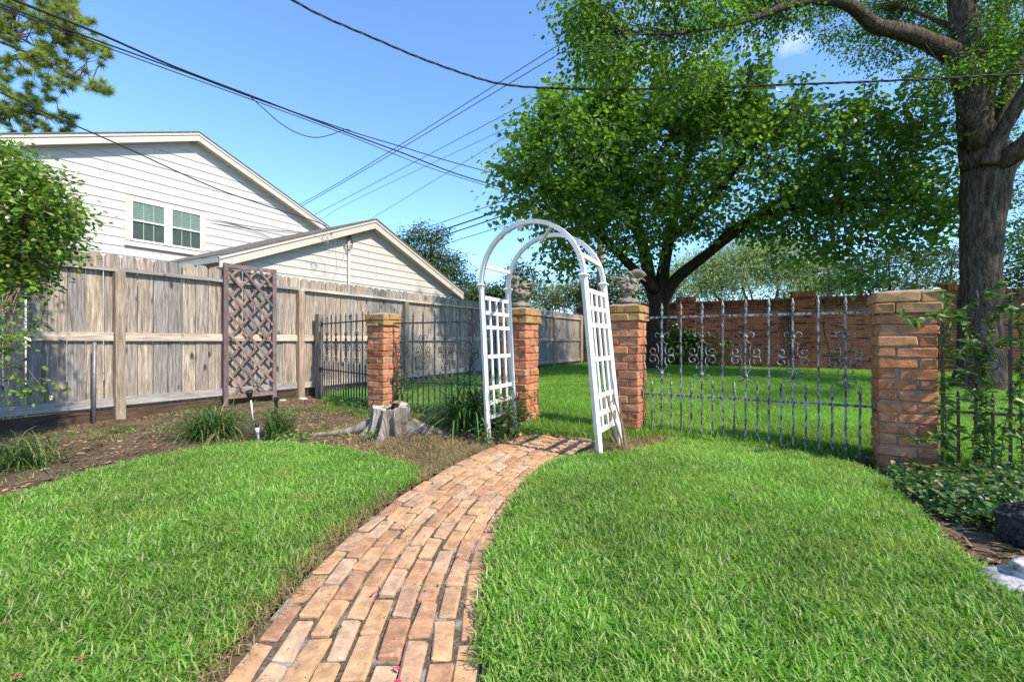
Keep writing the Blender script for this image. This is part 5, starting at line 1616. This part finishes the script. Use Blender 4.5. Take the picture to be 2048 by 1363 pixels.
obj('foliage', npmesh('foliage', V, Fq, MAT['vine'], vv), vn)
obj('stem', m.mesh('stem', MAT['vinestem'], True), vn, -vb)

# ground cover in the right-hand bed
RB = [(2.95, 3.62), (2.80, 3.3), (2.60, 2.95), (2.45, 2.55), (2.60, 2.3), (2.75, 1.8), (2.9, 1.3), (4.4, 1.0), (5.2, 1.9), (4.6, 2.8), (3.9, 3.42), (3.45, 3.5)]
def rb_dens(X, Y):
    return np.clip(.75 + .8 * vnoise(X, Y, 1.6, 21.0), 0.12, 1.4)
def sprig(name, n, h, size, mat, rad=.05):
    P = np.stack([rng.normal(0, rad, n), rng.normal(0, rad, n), rng.uniform(.2, 1, n) * h], 1)
    V, Fq, vv = leafcloud(P, rng.uniform(size * .6, size * 1.2, n), LEAF_OVAL * np.array([1.2, 1, 1]), .05, None, .45)
    return npmesh(name, V, Fq, mat, vv)
sprigs = [sprig('ground_cover_sprig', 14, random.uniform(.04, .19), random.uniform(.028, .05), MAT['ivy'], .06) for _ in range(9)]
scatter('ground_cover', sheet('ground_cover', RB, .08, bed_z, MAT['soil'], dens=rb_dens), sprigs, 800, .7, 1.3, 31, .3, 'leafy green ground cover around the large pillar foot', 'ground cover')

# litter, dry grass and small weeds of the left bed
def chip(name, L, w, mat):
    n = 3
    V = np.array([(-L / 2, 0, .002), (-L * .2, w / 2, .006), (L / 2, 0, .003), (L * .1, -w / 2, .005)]) * np.array([1, 1, random.uniform(.5, 2.5)])
    return npmesh(name, V, np.array([(0, 3, 2, 1)]), mat, [random.random()])
LITTER = [(-6.5, 3.0), (-3.1, 2.75), (-3.0, 3.86), (-2.7, 4.25), (-2.1, 4.33), (-1.55, 4.15), (-1.1, 3.85), (-.75, 3.52), (-.6, 3.55), (-.35, 4.1), (-.05, 4.55), (.18, 5.0), (.1, 5.3), (-1.8, 6.7), (-3.1, 7.4), (-3.7, 8.4)]
LITTER_R = [(2.02, 1.6), (2.05, 1.95), (2.16, 2.3), (2.42, 2.8), (2.64, 3.2), (2.85, 3.65), (3.5, 3.6), (4.8, 2.6), (4.8, 1.2), (2.3, 1.0)]
chips = [chip('litter_chip', random.uniform(.03, .075), random.uniform(.008, .028), MAT['mulch']) for _ in range(10)] + [chip('litter_straw', random.uniform(.04, .09), .006, MAT['drygrass']) for _ in range(3)] + [chip('litter_leaf', .05, .03, MAT['deadleaf']) for _ in range(2)]
litz = lambda X, Y: bed_z(X, Y) + .004
ones = lambda X, Y: np.clip(.6 + 1.0 * vnoise(X, Y, 1.2, 31.0), .08, 1.6)
scatter('leaf_litter', sheet('leaf_litter', LITTER, .08, litz, MAT['soil'], dens=ones), chips, 750, .35, 1.1, 41, .35, 'dry leaf litter and mulch on the soil along the timber fence', 'litter')
scatter('leaf_litter', sheet('leaf_litter', LITTER_R, .08, litz, MAT['soil'], dens=ones), chips, 700, .6, 1.5, 42, .35, 'dry mulch chips in the right corner bed', 'litter')
DRY = [(-2.0, 5.9), (-2.1, 4.36), (-1.55, 4.18), (-1.1, 3.88), (-.75, 3.55), (-.55, 3.7), (-.3, 4.2), (0.0, 4.6), (.1, 5.0), (-.6, 5.6), (-1.8, 6.5), (-2.9, 7.1), (-3.2, 7.0)]
dry_t = [tuft('dry_grass_tuft', 12, .05, .035, .10, .003, .005, .95, .9, MAT['drygrass'], segs=2) for _ in range(5)]
dn = lambda X, Y: np.clip(.55 + 1.2 * vnoise(X, Y, 1.8, 51.0), .05, 1.5)
scatter('dry_grass', sheet('dry_grass', DRY, .08, bed_z, MAT['soil'], dens=dn), dry_t, 480, .6, 1.2, 51, .3, 'dry straw coloured grass around the tree stump', 'dry grass')
DRY_R = [(.78, 3.9), (.95, 3.88), (1.15, 4.0), (1.45, 4.3), (1.7, 4.52), (1.6, 4.72), (1.25, 4.72), (1.0, 4.6), (.78, 4.3)]
scatter('dry_grass', sheet('dry_grass', DRY_R, .06, bed_z, MAT['soil'], dens=lambda X, Y: np.ones(len(X))), dry_t, 520, .8, 1.5, 52, .3, 'dry straw coloured grass at the foot of the right gate pillar', 'dry grass')
# straw along the lawn edge by the path
EDGE_L = [tuple(q) for q in offset_curve(-.400)[0][8:128]] + [tuple(q) for q in offset_curve(-.490)[0][8:128][::-1]]
scatter('edge_straw', sheet('edge_straw', EDGE_L, .02, lambda X, Y: np.full(len(X), .008), MAT['soil'], dens=lambda X, Y: np.clip(.7 + .9 * vnoise(X, Y, 3.0, 61.0), .1, 1.5)), dry_t, 2400, .45, .9, 53, .5, 'pale straw along the lawn edge left of the path', 'straw')
# green weeds behind the stump and patchy grass in the bed
WEED = [(-2.9, 7.05), (-1.75, 6.35), (-.2, 5.45), (-.05, 5.15), (-.6, 5.2), (-1.0, 5.5), (-1.7, 5.8), (-2.7, 6.6)]
scatter('weed_grass', sheet('weed_grass', WEED, .08, bed_z, MAT['soil'], dens=lambda X, Y: np.clip(.7 + 1.0 * vnoise(X, Y, 1.5, 71.0), .05, 1.5)), back_tufts[:3] + sprigs[:2], 170, .6, 1.2, 61, .3, 'green weeds and rough grass along the foot of the iron fence', 'weeds')
small_w = [tuft('weed_tuft', 9, .03, .03, .07, .004, .008, .8, .8, MAT['grass'], segs=2) for _ in range(3)] + [sprig('weed_sprig', 9, .03, .03, MAT['vine'])]
scatter('sparse_weeds', sheet('sparse_weeds', LITTER, .08, bed_z, MAT['soil'], dens=lambda X, Y: np.clip(1.6 * vnoise(X, Y, 1.3, 81.0) - .05, 0, 1.5)), small_w, 240, .6, 1.3, 62, .3, 'sparse green weeds in the soil bed by the timber fence', 'weeds')
# tiny weeds and crumbs in the joints of the path
inner = [tuple(q) for q in offset_curve(-.37)[0]] + [tuple(q) for q in offset_curve(.37)[0][::-1]]
jw = [sprig('joint_weed', 7, .008, .009, MAT['ivy'], .018) for _ in range(2)] + [chip('joint_crumb', random.uniform(.008, .02), .006, MAT['twig']) for _ in range(6)]
scatter('path_weeds', sheet('path_weeds', inner, .03, lambda X, Y: np.full(len(X), .001), MAT['soil'], dens=lambda X, Y: np.clip(1.5 * vnoise(X, Y, 2.6, 91.0) + .12, 0.02, 1.5)), jw, 330, .5, 1.2, 63, .2, 'tiny weeds and crumbs on the brick path joints', 'weeds')

# ================================================================== SMALL THINGS
# plain metal pipe stake before the fence
pp = fence_pt(-.2546, -.14)
tag(MB().tube([(0, 0, -.1), (0, 0, .985)], .021, 8).build('pipe_stake', MAT['galv'], None, True, pp, (0, R(.6), 0)), 'thin grey metal pipe standing upright before the timber fence', 'pipe')
# sprinkler riser
sp = gp(518, 886)
t = thing('sprinkler_riser', 'black and grey sprinkler riser standing at the lawn edge', 'sprinkler', sp)
MB().tube([(0, 0, -.05), (-.012, 0, .10)], .015, 8).build('pipe', MAT['galv'], t, True)
MB().tube([(-.012, 0, .10), (-.018, 0, .155)], .019, 8).build('collar', MAT['whiteplastic'], t, True)
MB().lathe([(.017, 0), (.019, .004), (.019, .035), (.013, .042), (.010, .05)], 8, (-.02, 0, .155)).build('nozzle', MAT['blackplastic'], t, True)
# spotlight on white stake clipped to the trellis
sl = gp(507, 842)
t = thing('garden_spotlight', 'small black garden spotlight on a white stake at the trellis foot', 'light', sl)
a = W(502, 800, sl.y) - sl
MB().tube([(0, 0, -.05), tuple(a)], .011, 6).build('stake', MAT['whiteplastic'], t, True)
hd_ = W(500, 788, sl.y) - sl
MB().tube([hd_ + Vector((0, 0, -.055)), hd_ + Vector((0, -.01, -.02)), hd_ + Vector((0, -.015, .03)), hd_ + Vector((0, -.02, .045))], [.014, .03, .045, .04], 10).build('lamp_head', MAT['blackplastic'], t, True)
# black stake at right trellis leg
bs = gp(552, 824)
tag(MB().box((0, 0, .06), (.035, .035, .22)).box((0, 0, .185), (.048, .045, .05)).build('plant_stake', MAT['blackplastic'], None, loc=bs), 'short black stake at the right foot of the trellis', 'stake')
# pale stones by the fence post
for (u, v, s, lab) in ((606, 797, .10, 'flat pale stone at the foot of the fence post nearest the wooden end post'), (566, 800, .07, 'small pale stone between the trellis foot and the fence post')):
    m = MB(); m.sphere((0, 0, .0), s * .7, 8, 5, (1.2, .8, .35))
    r = random.Random(u)
    m.v = [(x * r.uniform(.85, 1.15), y * r.uniform(.85, 1.15), z) for x, y, z in m.v]
    tag(m.build('stone', MAT['paleStone'], None, loc=gp(u, v)), lab, 'stone', 'pale stones in the bed')
# fallen sticks
for (u0, v0, u1, v1, r_, lab) in ((600, 892, 634, 886, .008, 'short pale stick lying at the lawn edge below the smaller clump'), (700, 905, 735, 892, .005, 'thin curved twig lying before the tree stump')):
    a = gp(u0, v0); b = gp(u1, v1)
    m = MB().tube([a + Vector((0, 0, .012)), (a + b) / 2 + Vector((0, 0, .02)), b + Vector((0, 0, .014))], [r_, r_, r_ * .6], 5)
    tag(m.build('stick', MAT['twig']), lab, 'stick')
# dead vine stems on the right arbor leg
m = MB()
db = gp(1248, 900)
for k, run in enumerate(([(1250, 905), (1236, 860), (1222, 820), (1212, 790), (1206, 770)], [(1252, 905), (1244, 850), (1230, 800), (1226, 760)], [(1255, 905), (1246, 860), (1240, 810), (1238, 780)], [(1246, 908), (1228, 870), (1215, 835), (1205, 815), (1232, 797)], [(1258, 908), (1250, 875), (1244, 840)], [(1244, 905), (1226, 880), (1214, 862)])):
    pts = [tuple(W(u, v, 4.02 + .03 * k + .02 * j)) for j, (u, v) in enumerate(run)]
    c = cat_rom(pts, 5)
    m.tube([Vector(q) for q in c], [float(x) for x in np.linspace(.011, .004, len(c))], 5)
tag(m.build('dead_vine_stems', MAT['twig'], None, True), 'bare dead vine stems leaning on the right arbor leg', 'stems')
# black porous rock, streaked stone ornament
bm = bmesh.new(); bmesh.ops.create_icosphere(bm, subdivisions=5, radius=1)
for v in bm.verts:
    n = v.co.normalized()
    d = 1 + .16 * mnoise.noise(n * 1.6) + .10 * mnoise.noise(n * 5) + .07 * abs(mnoise.noise(n * 13)) - .09 * max(0, mnoise.noise(n * 24))
    v.co = Vector((n.x * .15, n.y * .14, n.z * .135)) * d
me = bpy.data.meshes.new('lava_rock'); bm.to_mesh(me); bm.free(); me.materials.append(MAT['rock'])
p = G(2078, 1090); tag(obj('lava_rock', me, None, (p.x, p.y, .08)), 'black porous rock among ground cover in the right corner', 'rock')
p = G(2080, 1185)
t = thing('stone_ornament', 'streaked white and dark stone ornament with a round dished top at the right edge', 'ornament', (p.x, p.y, 0))
m = MB()
m.lathe([(.165, -.02), (.172, .012), (.160, .038), (.12, .055), (.085, .062)], 22)
m.v = [(x * (1.15 + .12 * mnoise.noise(Vector((x * 9, y * 9, 1)))), y * (.9 + .12 * mnoise.noise(Vector((x * 9, y * 9, 5)))), z + .012 * mnoise.noise(Vector((x * 14, y * 14, 2)))) for x, y, z in m.v]
m.build('base', MAT['shell'], t, True)
MB().lathe([(.10, .045), (.098, .085), (.090, .105), (.074, .104), (.05, .090), (.02, .086)], 22).build('dish', MAT['shell'], t, True, (.02, 0, .0))
# fallen tan leaves and pink petals on the lawn and path
def lone_leaf(u, v, s, mat, lab, cat, grp, z=.06):
    p = G(u, v, z)
    P = np.zeros((1, 3)); V, Fq, vv = leafcloud(P, np.array([s]), LEAF6, 0.0, None, .3)
    tag(obj('fallen_leaf' if cat == 'leaf' else 'petal', npmesh('leaf_blade', V, Fq, mat, vv), None, p), lab, cat, grp)
lone_leaf(376, 1040, .036, MAT['deadleaf'], 'curled tan leaf lying on the left lawn', 'leaf', 'fallen tan leaves')
lone_leaf(1915, 1005, .05, MAT['deadleaf'], 'tan dead leaf on the ground cover near the large pillar', 'leaf', 'fallen tan leaves', .10)
for i, (u, v, z) in enumerate(((478, 1063, .07), (8, 1242, .07), (30, 1352, .07), (162, 1315, .07), (748, 1184, .012), (797, 1337, .012), (914, 1111, .012), (796, 1359, .012))):
    lab = ['pink petal in the middle of the left lawn by the tan leaf', 'pink petal at the left edge of the lawn', 'pink petals in the bottom left corner of the lawn', 'faded pink petal low on the left lawn', 'pink petal on the middle of the path', 'pink petal on a joint low on the path', 'pink petal near the right edge of the path', 'pink petal at the very bottom of the path'][i]
    p = G(u, v, z)
    n = 3
    P = rng.normal(0, .005, (n, 3)) * np.array([1, 1, .3]); V, Fq, vv = leafcloud(P, rng.uniform(.009, .015, n), LEAF6, -.1, None, .4)
    tag(obj('petal', npmesh('petal', V, Fq, MAT['petal'], vv), None, p), lab, 'petal', 'fallen pink petals')

# ================================================================== UTILITY POLE AND WIRES
pw = W(1201, 640, 21)
t = thing('utility_pole', 'tan wooden utility pole rising behind the tree crown', 'pole', (pw.x, pw.y, 0))
topz = W(1198, 78, 21).z
MB().tube([(0, 0, -.2), (0, 0, topz * .5), (-.05, 0, topz)], [.19, .15, .125], 12).build('shaft', MAT['pole'], t, True)
MB().beam((-.95, .1, topz - .25), (.55, -.35, topz - .95), .10, .12).build('cross_arm', MAT['pole'], t)
MB().tube([(.05, -.1, topz - .9), (.5, -.15, topz - 1.3)], .03, 6).build('brace', MAT['galv'], t, True)
def wire(name, label, pts, r, mat='wire', grp='overhead wires', twist=False):
    """pts (u,v,Y)"""
    w = [tuple(W(*p)) for p in pts]
    c = cat_rom(w, 8)
    m = MB()
    if twist:
        d = np.gradient(c, axis=0); s = np.concatenate([[0], np.cumsum(np.linalg.norm(np.diff(c, axis=0), axis=1))])
        cc = np.stack([np.interp(np.linspace(0, s[-1], 260), s, c[:, k]) for k in range(3)], 1)
        for ph in (0, 2.1, 4.2):
            a = np.linspace(0, s[-1] / .85 * 2 * PI, 260) + ph
            off = np.stack([np.zeros(260), np.cos(a) * .012, np.sin(a) * .012], 1)
            m.tube([Vector(q) for q in cc + off], r, 4, caps=False)
    else:
        m.tube([Vector(q) for q in c], r, 5)
    return tag(m.build(name, MAT[mat], None, True), label, 'wire', grp)
wire('power_wire', 'thick black cable bundle sloping down from the upper left corner, upper of the pair', [(-60, -40, 5.5), (32, 2, 6), (208, 72, 7), (352, 135, 8), (510, 195, 9.5), (699, 267, 11.5), (805, 306, 12.5), (911, 347, 13.6), (1000, 374, 14.6), (1090, 404, 15.6)], .019)
wire('power_wire', 'black cable sloping down from the upper left, lower of the pair', [(-60, -18, 5.6), (0, 8, 6), (141, 62, 7), (282, 113, 8), (387, 151, 8.8), (510, 197, 9.6), (699, 262, 11.5), (798, 292, 12.5), (897, 322, 13.6), (1000, 350, 14.6)], .014)
wire('power_wire', 'thin cable running just under the thick bundle from the upper left', [(-60, -12, 5.7), (0, 14, 6.1), (141, 68, 7.1), (282, 120, 8.1), (510, 202, 9.7), (699, 272, 11.6), (850, 332, 13.0), (1000, 380, 14.6)], .010)
wire('slack_wire', 'slack loop of cable hanging below the bundle against the sky', [(480, 182, 9.3), (500, 194, 9.4), (528, 218, 9.6), (556, 243, 9.8), (590, 264, 10.1), (627, 275, 10.5), (660, 270, 10.9), (690, 259, 11.3), (702, 262, 11.5)], .010)
wire('service_drop', 'twisted black service cable sagging from the top edge across to the big tree', [(560, -14, 6), (640, 30, 6.4), (746, 76, 6.8), (848, 119, 7.2), (957, 157, 7.6), (1017, 170, 7.8), (1091, 176, 8), (1230, 179, 8.1), (1380, 176, 8.1), (1500, 172, 8), (1700, 165, 7.8), (1900, 156, 7.5), (2048, 148, 7.2), (2120, 143, 7.1)], .0085, twist=True)
wire('house_wire', 'thin black cable crossing the house gable down to the garage rake', [(-40, 168, 6.8), (0, 185, 7.1), (88, 225, 7.6), (176, 262, 8.2), (264, 301, 8.8), (352, 342, 9.4), (440, 380, 10), (528, 410, 10.7), (634, 444, 11.2), (655, 456, 11.3), (664, 468, 11.3)], .013)
wire('house_wire', 'thin cable passing level with the window on the house wall, upper one', [(120, 368, 11), (262, 404, 12.2), (402, 434, 13.6), (520, 456, 15.0), (620, 466, 16)], .011)
wire('house_wire', 'thin cable passing level with the window on the house wall, lower one', [(120, 385, 11), (262, 416, 12.2), (402, 443, 13.6), (520, 460, 15.0), (620, 468, 16)], .009)
wire('line_wire', 'upper of two close line wires rising right to the utility pole', [(560, 430, 36), (700, 352, 30), (1140, 76, 22), (1198, 40, 21)], .020)
wire('line_wire', 'lower of two close line wires rising right to the utility pole', [(560, 436, 36), (700, 357, 30), (1155, 86, 22), (1205, 56, 21)], .020)
wire('line_wire', 'middle line wire rising right behind the tree crown', [(590, 450, 36), (700, 392, 31), (1084, 190, 23), (1193, 130, 21.3)], .016)
wire('line_wire', 'fine line wire ending behind the upper left of the tree crown', [(620, 455, 36), (700, 405, 32), (1027, 250, 24), (1200, 165, 21.5)], .012)
wire('line_wire', 'lone line wire rising from behind the garage ridge', [(700, 462, 36), (753, 431, 34), (1038, 257, 24), (1200, 150, 21.4)], .014)
wire('line_wire', 'thin wire above the two heavy cables right of the garage ridge', [(760, 488, 30), (805, 472, 29), (911, 435, 26), (1017, 398, 23), (1120, 362, 20)], .018)
wire('heavy_cable', 'upper heavy black cable beside the arch of the arbor', [(780, 497, 30), (823, 480, 29), (927, 446, 26), (1031, 410, 23), (1140, 372, 20)], .040)
wire('heavy_cable', 'lower heavy black cable beside the arch of the arbor', [(800, 502, 30), (876, 475, 27.5), (960, 447, 25), (1041, 419, 23), (1150, 381, 20)], .032)
wire('line_wire', 'thin wire under the two heavy cables meeting the arch top', [(840, 503, 30), (915, 480, 27), (980, 460, 25), (1045, 436, 23), (1150, 400, 20)], .018)
wire('line_wire', 'thin wire crossing low inside the arbor arch', [(960, 598, 30), (1030, 580, 29), (1100, 560, 28), (1165, 540, 27), (1260, 510, 26)], .020)
wire('line_wire', 'upper faint wire above the far trees right of the hanging cable', [(1600, 520, 34), (1700, 521, 34), (1800, 518, 34), (1940, 514, 34)], .010, 'greywire')
wire('line_wire', 'lower dark wire above the far trees right of the hanging cable', [(1560, 533, 34), (1700, 534, 34), (1800, 531, 34), (1940, 527, 34)], .020)
wire('hanging_cable', 'dark loose cable hanging down from the tree before the brick wall', [(1630, 380, 12.4), (1638, 420, 12.4), (1646, 476, 12.4), (1656, 540, 12.4), (1658, 573, 12.4), (1650, 620, 12.4), (1648, 659, 12.4), (1657, 697, 12.4)], .014)
